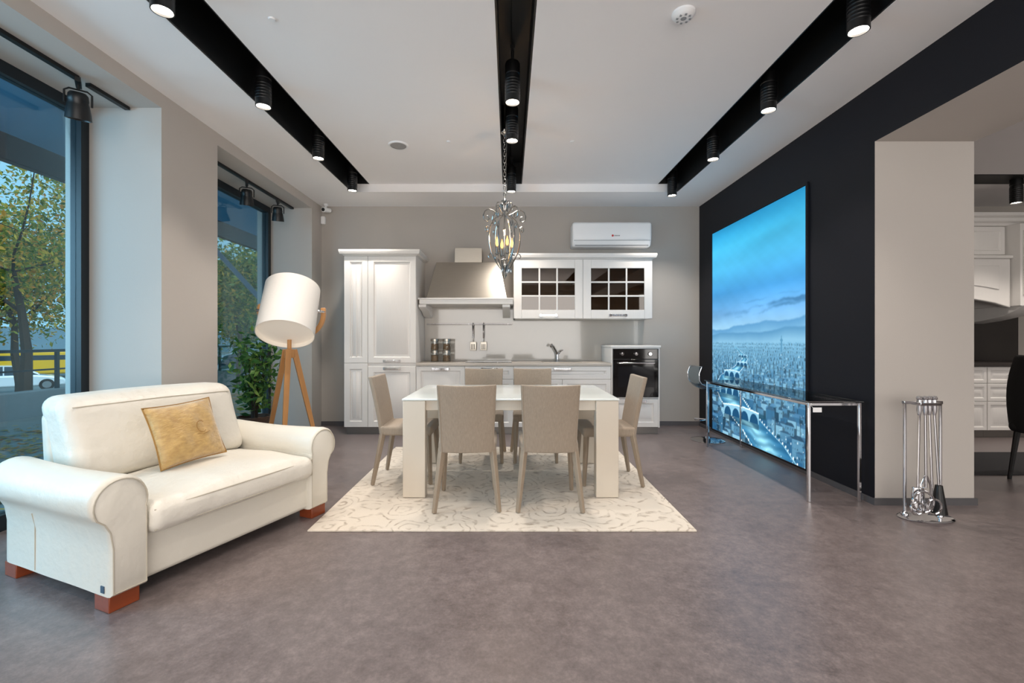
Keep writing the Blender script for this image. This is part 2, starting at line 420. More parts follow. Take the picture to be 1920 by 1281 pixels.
# ---------------------------------------------------------------- kitchen
def handle(parent,x,z,yf,L=.22):
    b=M()
    b.box(x-L/2,x+L/2,yf-.028,yf-.018,z-.013,z+.013)
    for sx in(-1,1):
        b.box(x+sx*L*.42-.014,x+sx*L*.42+.014,yf-.03,yf,z-.018,z+.018)
    for k in range(-3,4): b.box(x+k*.022-.006,x+k*.022+.006,yf-.033,yf-.027,z-.016,z+.016)
    return b.obj('handle',CHROME,parent,bevel=.002,label='chrome handle')
def crown(b,x0,x1,yf,yb,z0,steps=((0,.0),(.02,.015),(.045,.02),(.055,.05),(.055,.075))):
    for (o,dz),(o2,dz2) in zip(steps[:-1],steps[1:]):
        b.frust((x0-o,x1+o,yf-o,yb),(x0-o2,x1+o2,yf-o2,yb),z0+dz,z0+dz2)
YF=5.75
t=thing('tall_cabinet','tall white framed kitchen cabinet with crown molding','kitchen cabinet',(-1.635,6.05,0))
M().box(-2.09,-1.18,YF+.022,YB-.002,.09,2.26).obj('body',KWHITE,t,bevel=.003)
M().box(-2.07,-1.2,YF+.05,6.2,0,.09).obj('plinth',PLINTH,t)
b=M(); crown(b,-2.09,-1.18,YF+.01,YB-.002,2.26); b.obj('crown_molding',KWHITE,t,bevel=.003)
for (x0,x1,z0,z1,hx,hz) in((-2.088,-1.79,.905,2.255,None,0),(-2.088,-1.79,.095,.90,None,0),(-1.786,-1.182,.905,2.255,-1.48,.93),(-1.786,-1.182,.095,.86,-1.48,.835)):
    d=M().panel(x0,x1,z0,z1,YF,YF+.021,.07,.014).obj('door',KWHITE,t)
    if hx: handle(d,hx,hz-.0,YF)
b=M()
for zz in(.2,.95):
    for k in range(3): b.box(-2.0+k*.055,-1.985+k*.055,YF+.002,YF+.012,zz,zz+(.6 if zz<.5 else 1.2))
b.obj('fluting',KWHITE,t,bevel=.003)
def base(x0,x1,label,doors,group='base cabinets'):
    t=thing('base_cabinet',label,'kitchen cabinet',((x0+x1)/2,6.05,0),group=group)
    M().box(x0+.001,x1-.001,YF+.022,YB-.002,.09,.868).obj('body',KWHITE,t)
    M().box(x0+.001,x1-.001,YF+.05,6.2,0,.09).obj('plinth',PLINTH,t)
    for (a,c,z0,z1,h) in doors:
        d=M().panel(a+.002,c-.002,z0,z1,YF,YF+.021,.055).obj('door' if z1-z0>.4 else 'drawer',KWHITE,t)
        if h: handle(d,(a+c)/2,z1-.035,YF)
base(-1.178,-.56,'white framed base cabinet with chrome handle',[(-1.178,-.56,.095,.862,1)])
base(-.56,.055,'white framed base cabinet below the cooktop',[(-.56,.055,.70,.862,1),(-.56,.055,.095,.695,0)])
base(.055,1.286,'wide white framed base cabinet below the sink',[(.055,1.286,.70,.862,1),(.055,.67,.095,.695,0),(.67,1.286,.095,.695,0)])
M().box(-1.178,1.286,YF-.02,YB-.002,.869,.905).obj('worktop',KTOP,bevel=.004,label='pale grey stone kitchen worktop on base cabinets',category='worktop')
M().box(-1.178,1.88,YB-.012,YB-.001,1.128,1.66).obj('backsplash',SPLASH,label='glossy pale grey glass backsplash behind the worktop',category='backsplash')
M().box(-1.178,1.284,YB-.012,YB-.001,.906,1.1275).obj('backsplash_lower_strip',SPLASH,label='glossy pale grey glass strip directly above the worktop',category='backsplash')
t=thing('cooktop','black glass ceramic cooktop set in the worktop','cooktop',(-.24,6.0,.905))
M().box(-.56,.03,5.79,6.25,.906,.912).obj('glass_plate',BGLOSS,t,bevel=.002)
for (x,y,r) in((-.41,5.92,.08),(-.12,5.92,.07),(-.41,6.12,.07),(-.12,6.12,.09)):
    M().lathe([(r,.9122),(r+.004,.9126),(r+.008,.9122)],(x,y,0),n=28).obj('cooking_zone',ACG,t)
t=thing('sink','inset stainless kitchen sink','sink',(.68,6.0,.905))
b=M(); b.box(.43,.93,5.83,6.2,.906,.911); b.mi=1; b.box(.46,.90,5.86,6.12,.9112,.9125); b.obj('basin',[STEEL,PLINTH],t,bevel=.002)
t=thing('faucet','chrome single lever kitchen faucet','faucet',(.66,6.26,.906))
b=M(); b.lathe([(.001,0),(.028,0),(.028,.01),(.02,.02),(.02,.11),(.001,.115)],n=20)
b.tube([(0,0,.09),(-.03,-.06,.15),(-.07,-.13,.21),(-.095,-.17,.225),(-.105,-.19,.20)],[.015,.014,.013,.016,.017],12); b.obj('spout',CHROME,t,local=True)
b=M(); b.tube([(.015,0,.1),(.05,0,.14),(.08,0,.15)],[.012,.009,.007],10); b.obj('lever',CHROME,t,local=True)
t=thing('oven_cabinet','white oven housing cabinet with drawer below','kitchen cabinet',(1.595,6.05,0))
b=M(); b.box(1.288,1.306,YF,YB-.002,.09,1.10); b.box(1.882,1.90,YF,YB-.002,.09,1.10); b.box(1.306,1.882,YF,YB-.002,.455,.47); b.box(1.306,1.882,YF,YB-.002,1.085,1.10); b.box(1.306,1.882,6.3,6.34,.09,1.1)
b.obj('body',KWHITE,t,bevel=.002)
M().box(1.28,1.91,YF-.02,YB-.014,1.1,1.125).obj('top_panel',KWHITE,t,bevel=.004)
M().box(1.30,1.89,YF+.05,6.2,0,.09).obj('plinth',PLINTH,t)
d=M().panel(1.307,1.881,.095,.45,YF,YF+.021,.055).obj('drawer',KWHITE,t); handle(d,1.62,.42,YF)
t=thing('built_in_oven','black glass built-in oven with steel handle','oven',(1.595,6.0,.471))
M().box(1.307,1.881,YF+.02,6.28,.472,1.083).obj('body',BLACK,t)
M().box(1.307,1.881,YF-.014,YF+.02,.955,1.083).obj('control_panel',BGLOSS,t,bevel=.003)
b=M().box(1.307,1.881,YF-.016,YF+.02,.475,.95); d=b.obj('door',BGLOSS,t,bevel=.003)
b=M(); b.tube([(1.37,YF-.055,.905),(1.82,YF-.055,.905)],.009,12); b.cyl((1.40,YF-.055,.905),(1.40,YF-.016,.905),.007,n=10); b.cyl((1.79,YF-.055,.905),(1.79,YF-.016,.905),.007,n=10); b.obj('handle',CHROME,d)
for x in(1.42,1.595,1.77):
    b=M(); b.cyl((x,YF-.014,1.02),(x,YF-.04,1.02),.024,.02,n=20); b.box(x-.003,x+.003,YF-.046,YF-.038,1.02,1.04); b.obj('knob',CHROME,t)
b=M(); b.box(1.37,1.82,YF-.018,YF-.015,.60,.86); b.obj('window',mat('oven_window',S(22,22,25),.1),d)
t=thing('wall_cabinet','white wall cabinet with two muntined glass doors','kitchen cabinet',(.97,6.18,1.475))
b=M(); x0,x1=.056,1.887
b.box(x0,x0+.018,6.022,YB-.014,1.475,2.26); b.box(x1-.018,x1,6.022,YB-.014,1.475,2.26); b.box(x0,x1,6.022,YB-.014,1.475,1.495); b.box(x0,x1,6.022,YB-.014,2.24,2.26)
b.box(.96,.98,6.022,YB-.014,1.495,2.24); b.box(x0,x1,6.325,6.345,1.475,2.26)
b.box(x0,x1,6.06,6.33,1.86,1.875)
b.obj('body',KWHITE,t)
b=M(); crown(b,x0,x1,6.02,YB-.014,2.26); b.obj('crown_molding',KWHITE,t,bevel=.003)
for (a,c) in((.058,.969),(.973,1.885)):
    b=M(); z0,z1=1.478,2.257; f=.105; fz=.115
    b.box(a,a+f,6.0,6.021,z0,z1); b.box(c-f,c,6.0,6.021,z0,z1); b.box(a+f,c-f,6.0,6.021,z0,z0+fz); b.box(a+f,c-f,6.0,6.021,z1-fz,z1)
    for k in(1,2):
        xx=a+f+(c-a-2*f)*k/3; b.box(xx-.011,xx+.011,6.003,6.018,z0+fz,z1-fz)
        zz=z0+fz+(z1-z0-2*fz)*k/3; b.box(a+f,c-f,6.004,6.017,zz-.011,zz+.011)
    d=b.obj('door',KWHITE,t,bevel=.004)
    M().box(a+f,c-f,6.009,6.012,z0+fz,z1-fz).obj('glass_panes',CGLASS,d,label='bronze tinted reflective glass panes')
    handle(d,(a+c)/2-.0,1.52,6.0,.24)
t=thing('range_hood','brushed steel range hood on white wooden mantel','range hood',(-.55,6.1,1.64))
M().frust((-1.07,-.03,5.87,6.345),(-.98,-.13,6.12,6.345),1.735,2.24).obj('canopy',STEEL,t,bevel=.004,label='brushed steel canopy')
M().box(-.74,-.37,6.15,6.345,2.24,2.44).obj('duct_cover',STEEL,t,bevel=.003)
b=M(); b.box(-1.155,.05,5.83,6.345,1.655,1.73); b.box(-1.17,.053,5.815,6.345,1.715,1.735)
b.obj('mantel_shelf',KWHITE,t,bevel=.006)
for x in(-1.12,-.04):
    b=M(); b.prism([(5.86,1.655),(6.345,1.655),(6.345,1.50),(6.2,1.52),(6.05,1.58),(5.92,1.60),(5.86,1.62)],'yz',x-.05,x+.05); b.obj('corbel',KWHITE,t,bevel=.005)
t=thing('utensil_rail','chrome wall rail above the worktop','rail',(-.56,6.3,1.41))
b=M(); b.cyl((-1.14,6.29,1.415),(.04,6.29,1.415),.008,n=12)
b.obj('bar',CHROME,t)
for x in(-1.05,-.56,-.02):
    M().cyl((x,6.29,1.415),(x,6.347,1.415),.01,n=10).obj('bracket',CHROME,t)
for i,x in enumerate((-.50,-.355)):
    t=thing('spatula','steel kitchen spatula hanging on the rail',"kitchen utensil",(x,6.285,1.03),group='hanging utensils')
    b=M(); b.tube([(x,6.29,1.43),(x,6.275,1.435),(x,6.268,1.40),(x,6.268,1.22)],[.004,.004,.012,.009],8); b.obj('handle',CHROME,t)
    b=M()
    b.rbox((x,6.268,1.11),(.085,.006,.12),.003,3); b.cyl((x,6.268,1.17),(x,6.268,1.23),.005,n=8)
    for k in(-1,0,1):
        b.mi=1; b.box(x+k*.02-.005,x+k*.02+.005,6.263,6.266,1.065,1.14); b.mi=0
    b.obj('blade',[STEEL,BLACK],t,bevel=0)
SPICE=mat('dried_spices',S(150,120,84),.9,var=.4,scale=60)
for x in(-1.0,-.84):
    for z in(.906,1.06):
        t=thing('storage_jar','glass storage jar with steel lid','jar',(x,6.1,z),group='stacked jars on worktop')
        M().lathe([(.001,.0),(.052,0),(.054,.01),(.054,.115),(.05,.12)],n=24).obj('glass_body',JARG,t,local=True)
        M().lathe([(.001,.006),(.046,.006),(.046,.085),(.001,.09)],n=20).obj('contents',SPICE,t,local=True)
        M().lathe([(.05,.118),(.056,.118),(.056,.148),(.05,.152),(.001,.152)],n=24).obj('lid',STEEL,t,local=True)
t=thing('air_conditioner','white split air conditioner mounted on the wall','air conditioner',(1.385,6.24,2.45))
def acf(p,h):
    if p.z<0 and p.y<0: p=Vector((p.x,p.y+.05*(-p.z/h[2])**2,p.z))
    return p
M().rbox((1.385,6.239,2.62),(1.07,.24,.33),.035,4,fn=acf).obj('housing',ACW,t)
M().box(.89,1.88,6.152,6.19,2.472,2.482).obj('louver',ACG,t)
b=M(); b.box(.87,1.9,6.119,6.135,2.536,2.539); b.obj('panel_seam',ACG,t)
b=M(); b.cyl((1.39,6.122,2.60),(1.39,6.1155,2.60),.014,n=16); b.mi=1
for k,w in enumerate((.010,.008,.010,.006,.010,.008)): b.box(1.412+k*.013,1.412+k*.013+w,6.1165,6.122,2.594,2.606)
b.obj('mark',[RED,ACG],t)

# ---------------------------------------------------------------- dining set
M().rbox((-.045,3.94,.006),(2.43,2.21,.012),.005,3).obj('area_rug',RUG,label='cream rug with faint drawn chain pattern under table',category='rug')
RZ=.0145
t=thing('dining_table','white glass-topped dining table with broad cream legs','dining table',(.01,3.93,RZ))
M().rbox((.01,3.93,.750),(1.63,1.05,.014),.005,3).obj('tabletop',TTOP,t,label='white glossy glass top')
b=M(); b.box(-.70,.72,3.44,3.465,.665,.742); b.box(-.70,.72,4.395,4.42,.665,.742); b.box(-.70,-.675,3.44,4.42,.665,.742); b.box(.695,.72,3.44,4.42,.665,.742)
b.obj('apron',TLEG,t,bevel=.003)
for (x0,x1) in((-.80,-.63),(.65,.82)):
    for (y0,y1) in((3.41,3.50),(4.36,4.45)):
        M().box(x0,x1,y0,y1,RZ,.742).obj('leg',TLEG,t,bevel=.006,seg=3)

ch=thing('dining_chair','greige fabric dining chair with splayed tapered legs','dining chair',(0,0,0),group='dining chairs')
def seatf(p,h):
    k=1-(.08 if p.y<0 else 0)*abs(p.y/h[1])
    z=p.z+(.014*(1-(p.x/h[0])**2)*(1-(p.y/h[1])**2) if p.z>0 else 0)
    return Vector((p.x*k,p.y,z))
M().rbox((0,.0,.435),(.43,.43,.075),.018,6,fn=seatf).obj('seat',FABRIC,ch,local=True)
def backf(p,h):
    tt=min(1,max(0,(p.z+h[2])/(2*h[2]))); w=.90+.09*tt
    y=p.y-.070*tt**1.3 -.02*tt+ -.022*(1-(p.x/h[0])**2)
    z=p.z-.008*(1-(p.x/h[0])**2)*tt
    return Vector((p.x*w,y,z))
bk_=M().rbox((0,-.2,.640),(.41,.034,.48),.009,8,fn=backf).obj('backrest',FABRIC,ch,local=True)
sb=M()
for sx in(-1,1):
    pts=[]
    for k in range(9):
        p=backf(Vector((sx*.191,-.017,-.235+.47*k/8)),(.205,.017,.24)); pts.append((p.x,p.y-.2,p.z+.64))
    sb.tube(pts,.0022,5)
sb.obj('back_seam',CHLEG,bk_,local=True)
for sx in(-1,1):
    M().tube([(sx*.176,-.190,.43),(sx*.198,-.226,.22),(sx*.222,-.265,0)],[.028,.024,.018],4).obj('leg',CHLEG,ch,local=True,bevel=.004)
    M().tube([(sx*.185,.185,.41),(sx*.193,.195,.2),(sx*.2,.205,0)],[.026,.022,.017],4).obj('leg',CHLEG,ch,local=True,bevel=.004)
ch.location=(-.305,3.38,RZ); ch.rotation_euler=(0,0,rad(3))
copytree(ch,loc=(.285,3.38,RZ),rot=(0,0,rad(-1)))
copytree(ch,loc=(-.27,4.56,RZ),rot=(0,0,rad(180)))
copytree(ch,loc=(.25,4.56,RZ),rot=(0,0,rad(181)))
copytree(ch,loc=(-.85,3.93,RZ),rot=(0,0,rad(-90)))
copytree(ch,loc=(.81,3.88,RZ),rot=(0,0,rad(90)))

# ---------------------------------------------------------------- sofa
TH=rad(68)
sf=thing('loveseat','cream leather loveseat with rolled arms and block feet','sofa',(-1.73,1.98,0),(0,0,TH))
M().rbox((.63,.47,.185),(1.06,.86,.23),.03,4).obj('base',LEATHER,sf,local=True)
def armprof(flip,x):
    cx,cz,r=.035,.485,.115
    pts=[(.145,.07),(.145,.44)]
    a0=math.degrees(math.asin((.44-cz)/r)); 
    for k in range(19):
        a=rad(a0+ (208-a0)*k/18); pts.append((cx+r*math.cos(a),cz+r*math.sin(a)))
    pts+=[(-.035,.405),(-.012,.36),(.0,.28),(.0,.07)]
    return [((x+ (p[0] if not flip else -p[0])),p[1]) for p in pts]
for flip,x in((False,0.0),(True,1.26)):
    b=M(); pr=armprof(flip,x); N=len(pr); rows=[]
    ys=[0,.012,.03,.06]+[.06+.80*k/12 for k in range(1,13)]+[.885,.90]
    cx_=x+(.06 if not flip else -.06)
    for y in ys:
        sh=1.0
        if y<.03: sh=.90+.10*math.sqrt(max(0,1-((.03-y)/.03)**2))
        if y>.87: sh=.92+.08*math.sqrt(max(0,1-((y-.87)/.03)**2))
        ring=[]
        for (px,pz) in pr:
            q=1+.016*math.sin(y*14+pz*9)
            nx=cx_+(px-cx_)*sh*q; nz=.33+(pz-.33)*(1-(1-sh)*.6)
            if pz>.50: nz-=.014*math.sin(math.pi*y/.9)
            ring.append(b.bm.verts.new((nx,y,nz)))
        rows.append(ring)
    for A,B in zip(rows[:-1],rows[1:]):
        for k in range(N): b.face([A[k],A[(k+1)%N],B[(k+1)%N],B[k]])
    b.face(rows[0][::-1]); b.face(rows[-1])
    o=b.obj('armrest',LEATHER,sf,local=True,smooth=60)
    pts=[]
    for (px,pz) in pr: pts.append((cx_+(px-cx_)*.90,-.001,.33+(pz-.33)*.94))
    b=M(); b.tube(pts,.003,6,closed=True); b.obj('piping',SEAMC,o,local=True)
    xs=x-.001 if not flip else x+.001
    M().tube([(xs,.62,.08),(xs,.62,.30),(xs-.012 if not flip else xs+.012,.62,.36)],.0022,6).obj('seam',SEAMC,o,local=True)
def seatc(p,h):
    if p.z>0: p=p+Vector((0,0,.030*(1-(p.x/h[0])**2)*(1-(p.y/h[1])**4)+.005*math.sin(p.x*17)*math.cos(p.y*13)))
    if p.y<0: p=p+Vector((0,-.02*(1-(p.z/h[2])**2),0))
    return p
M().rbox((.63,.32,.36),(.965,.68,.15),.045,12,fn=seatc).obj('seat_cushion',LEATHER2,sf,local=True)
for zz in(.405,.31):
    b=M(); b.tube([(.16,-.018,zz),(.4,-.030,zz+.004),(.63,-.033,zz+.005),(.86,-.030,zz+.004),(1.1,-.018,zz)],.003,6); b.obj('cushion_seam',SEAMC,sf,local=True)
def shf(p,h): return p+Vector((0,.07*(p.z+h[2])/(2*h[2]),.0))
M().rbox((.65,.87,.45),(.98,.12,.72),.05,6,fn=shf).obj('back_frame',LEATHER,sf,local=True)
def bcf(p,h):
    t=(p.z+h[2])/(2*h[2])
    y=p.y+.17*t - (.045*(1-(p.x/h[0])**2)*(1-(2*t-1)**4) if p.y<0 else 0)
    z=p.z + .012*(1-(p.x/h[0])**2)*t
    if p.y<0: y+=.008*math.sin(p.x*15+p.z*9)
    w=1+.04*max(0,t-.45)
    return Vector((p.x*w,y,z))
M().rbox((.65,.735,.655),(.965,.27,.46),.075,12,fn=bcf).obj('back_cushion',LEATHER2,sf,local=True)
b=M(); 
pts=[]
for k in range(13):
    p=bcf(Vector((-.44+.88*k/12,-.124,.175)),(.4825,.135,.23)); pts.append((p.x+.65,p.y+.735-.010,p.z+.655))
b.tube(pts,.003,6); b.obj('cushion_seam',SEAMC,sf,local=True)
for (x,y) in((.0,.02),(1.14,.02),(.0,.80),(1.14,.80)):
    M().box(x,x+.12,y,y+.11,0,.072).obj('foot',FOOTW,sf,local=True,bevel=.004,label='reddish wood block foot')
b=M(); b.box(-.0045,.0,.05,.075,.085,.115); b.obj('maker_tag',mat('tag_blue',S(60,80,100),.5),sf,local=True)
def pillow(parent):
    n=26; b=M(); W=.195; H=.185
    for sgn in(1,-1):
        g=[]
        for i in range(n+1):
            row=[]
            for j in range(n+1):
                u=-1+2*i/n; v=-1+2*j/n
                th=.066*(max(0,(1-abs(u)**2.6)*(1-abs(v)**2.6)))**.55
                th*=1+.06*math.sin(9*u+4*v)+.05*math.sin(5*v-7*u)
                x=u*W*(1-.06*(1-v*v)); y=v*H*(1-.06*(1-u*u))
                row.append(b.bm.verts.new((x,y,sgn*th)))
            g.append(row)
        for i in range(n):
            for j in range(n): b.face([g[i][j],g[i+1][j],g[i+1][j+1],g[i][j+1]])
    bmesh.ops.remove_doubles(b.bm,verts=b.bm.verts[:],dist=.0005)
    b.obj('cover',GOLD,parent,local=True,smooth=80)
    b=M(); pts=[]
    for k in range(40):
        t=k/40*4; e=int(t); f=-1+2*(t-e)
        u,v=[(f,-1),(1,f),(-f,1),(-1,-f)][e]
        pts.append((u*W*(1-.06*(1-v*v)),v*H*(1-.06*(1-u*u)),0))
    b.tube(pts,.004,6,closed=True); b.obj('piping',GOLDD,parent,local=True)
    b=M()
    b.tube([(.045+.026*math.cos(rad(a)),.0+.036*math.sin(rad(a)),.0720) for a in range(45,320,18)],.0019,6)
    b.tube([(.063,.026,.0705),(.055,.038,.0705),(.04,.034,.072)],.0017,6); b.tube([(.01,-.04,.0715),(.05,-.047,.0705),(.09,-.036,.0665)],.0015,6)
    b.obj('embroidered_letter',GOLDD,parent,local=True)
R=Matrix.Rotation(TH,4,'Z')
pl=thing('throw_pillow','golden damask throw pillow with embroidered letter C','pillow')
pc=Vector((-1.73,1.98,0))+(R@Vector((.62,.475,.648)))
pl.matrix_world=Matrix.Translation(pc)@R@Matrix.Rotation(rad(68),4,'X')@Matrix.Rotation(rad(3),4,'Z')
pillow(pl)

# ---------------------------------------------------------------- floor lamp
lx,ly=-2.175,4.5
fl=thing('floor_lamp','oak tripod floor lamp with tilted white drum shade','floor lamp',(lx,ly,0))
hub=Vector((0,0,1.06))
for a in(-75,45,165):
    f=Vector((.30*math.cos(rad(a)),.30*math.sin(rad(a)),0)); tp=hub+Vector((.045*math.cos(rad(a)),.045*math.sin(rad(a)),.04))
    M().tube([tp,f*.5+tp*.5,f],[.052,.046,.030],4,flat=.62).obj('leg',WOOD,fl,local=True,bevel=.004)
M().lathe([(.001,1.02),(.05,1.02),(.055,1.04),(.055,1.10),(.02,1.11),(.02,1.20),(.001,1.20)],n=20).obj('hub',WOOD,fl,local=True)
cz=1.485; rr=Vector((.9,.43,0)).normalized()
b=M(); pts=[Vector((0,.06,cz))+rr*(.29*math.cos(rad(a)))+Vector((0,.06*abs(math.sin(rad(a))),.27*math.sin(rad(a)))) for a in range(-192,13,8)]
b.tube(pts,.032,4,flat=1.0); b.obj('fork',WOOD,fl,local=True,bevel=.005)
d=Vector((.10,-.50,-.86)).normalized()
q=(-d).to_track_quat('Z','Y').to_matrix().to_4x4()
T=Matrix.Translation((0,0,cz))@q
M().lathe([(.257,-.275),(.260,-.275),(.257,.275),(.254,.275)],n=56,T=T).obj('lamp_shade',SHADEW,fl,local=True,smooth=60)
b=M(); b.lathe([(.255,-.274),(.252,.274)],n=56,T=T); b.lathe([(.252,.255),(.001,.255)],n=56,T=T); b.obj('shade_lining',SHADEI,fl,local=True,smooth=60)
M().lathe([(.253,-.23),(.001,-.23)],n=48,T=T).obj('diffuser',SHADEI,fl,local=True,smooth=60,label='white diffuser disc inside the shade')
for s in(-1,1):
    b=M(); b.tube([Vector((0,.02,cz))+rr*s*.25,Vector((0,.05,cz))+rr*s*.31],.014,12); b.obj('pivot_knob',CHROME,fl,local=True)

# ---------------------------------------------------------------- leaves helper
def leaves(centers,n,spread,size,mt,name,parent,seed=1,flatten=1.0,**kw):
    rng=np.random.RandomState(seed); C=np.array(centers); idx=rng.randint(0,len(C),n)
    pos=C[idx]+rng.normal(0,1,(n,3))*np.array([spread,spread,spread*flatten])
    u=rng.normal(0,1,(n,3)); u/=np.linalg.norm(u,axis=1)[:,None]
    w=rng.normal(0,1,(n,3)); v=np.cross(u,w); v/=np.linalg.norm(v,axis=1)[:,None]
    if flatten<.1: u[:,2]*=.1; v[:,2]*=.1
    s=(size*(.6+.8*rng.rand(n)))[:,None]; wv=np.cross(u,v)
    V=np.stack([pos-u*s,pos+v*s*.45+wv*s*.1,pos+u*s,pos-v*s*.45+wv*s*.1],1).reshape(-1,3)
    me=bpy.data.meshes.new(name); me.from_pydata(V.tolist(),[],[tuple(range(4*i,4*i+4)) for i in range(n)])
    me.materials.append(mt); o=bpy.data.objects.new(name,me); COL.objects.link(o)
    if parent is not None: o.parent=parent
    for k,vv in kw.items(): o[k]=vv
    return o
fc=thing('potted_ficus','leafy green ficus in brown woven pot by window','potted plant',(-2.94,5.25,0))
M().lathe([(.001,0),(.13,0),(.15,.03),(.175,.30),(.18,.32),(.165,.32),(.16,.28),(.001,.28)],n=28).obj('pot',POTM,fc,local=True)
b=M(); rnd=random.Random(3); tips=[]
for k in range(11):
    a=rnd.uniform(0,6.28); h=rnd.uniform(.6,1.15); sp_=rnd.uniform(.06,.20)
    pts=[(0.02*math.cos(a),.02*math.sin(a),.27),(sp_*.4*math.cos(a),sp_*.4*math.sin(a),.27+h*.4),(sp_*math.cos(a),sp_*math.sin(a),.25+h*.8)]
    b.tube(pts,[.012,.008,.004],6)
    for t in range(4):
        f=.3+.7*t/3; tips.append((sp_*f*math.cos(a),sp_*f*math.sin(a),.3+h*.8*f))
b.obj('stem',BARK,fc,local=True)
fo=leaves(tips,620,.08,.048,LEAFF,'foliage',fc,5)
for v in fo.data.vertices: v.co.x=max(v.co.x,-.225)

# ---------------------------------------------------------------- chandelier
cl=thing('chandelier','silver scrolled cage chandelier with candle bulbs hanging on chain','chandelier',(-.045,4.32,0))
SILV=mat('silver_metal',S(160,158,154),.2,1.0,var=.05)
b=M(); b.lathe([(.001,3.415),(.03,3.415),(.035,3.20),(.045,3.18),(.04,3.16),(.02,3.15),(.008,3.13),(.001,3.12)],n=20); b.obj('canopy',SILV,cl,local=True)
b=M(); z=3.12; k=0
while z>2.56:
    pts=[]
    for a in range(0,360,36):
        x=.012*math.cos(rad(a)); zz=.021*math.sin(rad(a)); pts.append((x,0,z+zz) if k%2 else (0,x,z+zz))
    b.tube(pts,.0032,5,closed=True); z-=.032; k+=1
b.tube([(.02,.01,3.14),(.015,.008,2.9),(.01,.005,2.55)],.002,5)
b.obj('chain',SILV,cl,local=True)
b=M(); b.lathe([(.001,2.56),(.012,2.54),(.02,2.52),(.01,2.50),(.03,2.48),(.012,2.45),(.008,2.42),(.008,2.26),(.018,2.24),(.008,2.22),(.006,2.0),(.012,1.95),(.035,1.92),(.04,1.90),(.02,1.87),(.012,1.84),(.024,1.815),(.012,1.79),(.001,1.775)],n=16); b.obj('stem',SILV,cl,local=True)
for k in range(6):
    a=rad(k*60+8)
    def C2(pr,r): 
        b.tube([(q*math.cos(a),q*math.sin(a),z) for q,z in pr],r,6)
    b=M()
    # tall loop rising from the crown and curling down on the shoulder of the cage
    C2([(.015,2.42),(.02,2.47),(.04,2.505),(.07,2.50),(.082,2.465),(.07,2.435),(.055,2.44),(.056,2.458)],.005)
    C2([(.03,2.38),(.07,2.395),(.115,2.425),(.155,2.435),(.188,2.415),(.203,2.375),(.195,2.335),(.168,2.32),(.148,2.338),(.152,2.365),(.170,2.37)],.0055)
    b.obj('scroll_arm',SILV,cl,local=True)
    b=M()
    C2([(.03,2.38),(.075,2.365),(.115,2.325),(.140,2.26),(.150,2.18),(.144,2.10),(.124,2.02),(.09,1.95),(.053,1.89),(.03,1.86)],.0055)
    C2([(.140,2.26),(.165,2.275),(.182,2.26),(.182,2.235),(.168,2.222),(.158,2.232),(.163,2.245)],.0045)
    C2([(.124,2.02),(.146,2.01),(.156,1.99),(.146,1.972),(.133,1.98)],.004)
    b.obj('cage_rib',SILV,cl,local=True)
for k in range(4):
    a=rad(k*90+20); x,y=.075*math.cos(a),.075*math.sin(a)
    b=M(); b.tube([(0,0,1.97),(x*.6,y*.6,1.95),(x,y,1.98),(x,y,2.0)],.005,6); b.lathe([(.001,2.0),(.02,2.005),(.022,2.012),(.010,2.015),(.010,2.08),(.001,2.08)],(x,y,0),n=12); b.obj('candle_holder',SILV,cl,local=True)
    b=M(); b.lathe([(.006,2.08),(.014,2.10),(.013,2.125),(.004,2.155),(.001,2.17)],(x,y,0),n=12); b.obj('bulb',BULB,cl,local=True)
    dl=bpy.data.lights.new('bulb_glow','POINT'); dl.energy=1.4; dl.color=(1,.60,.28); dl.shadow_soft_size=.008
    lo=bpy.data.objects.new('bulb_glow',dl); COL.objects.link(lo); lo.location=(-.045+x,4.32+y,2.20)
for k in range(6):
    a=rad(k*60+8); M().lathe([(.001,1.88),(.008,1.865),(.010,1.85),(.001,1.825)],(.06*math.cos(a),.06*math.sin(a),0),n=6).obj('crystal_drop',ACRYL,cl,local=True)

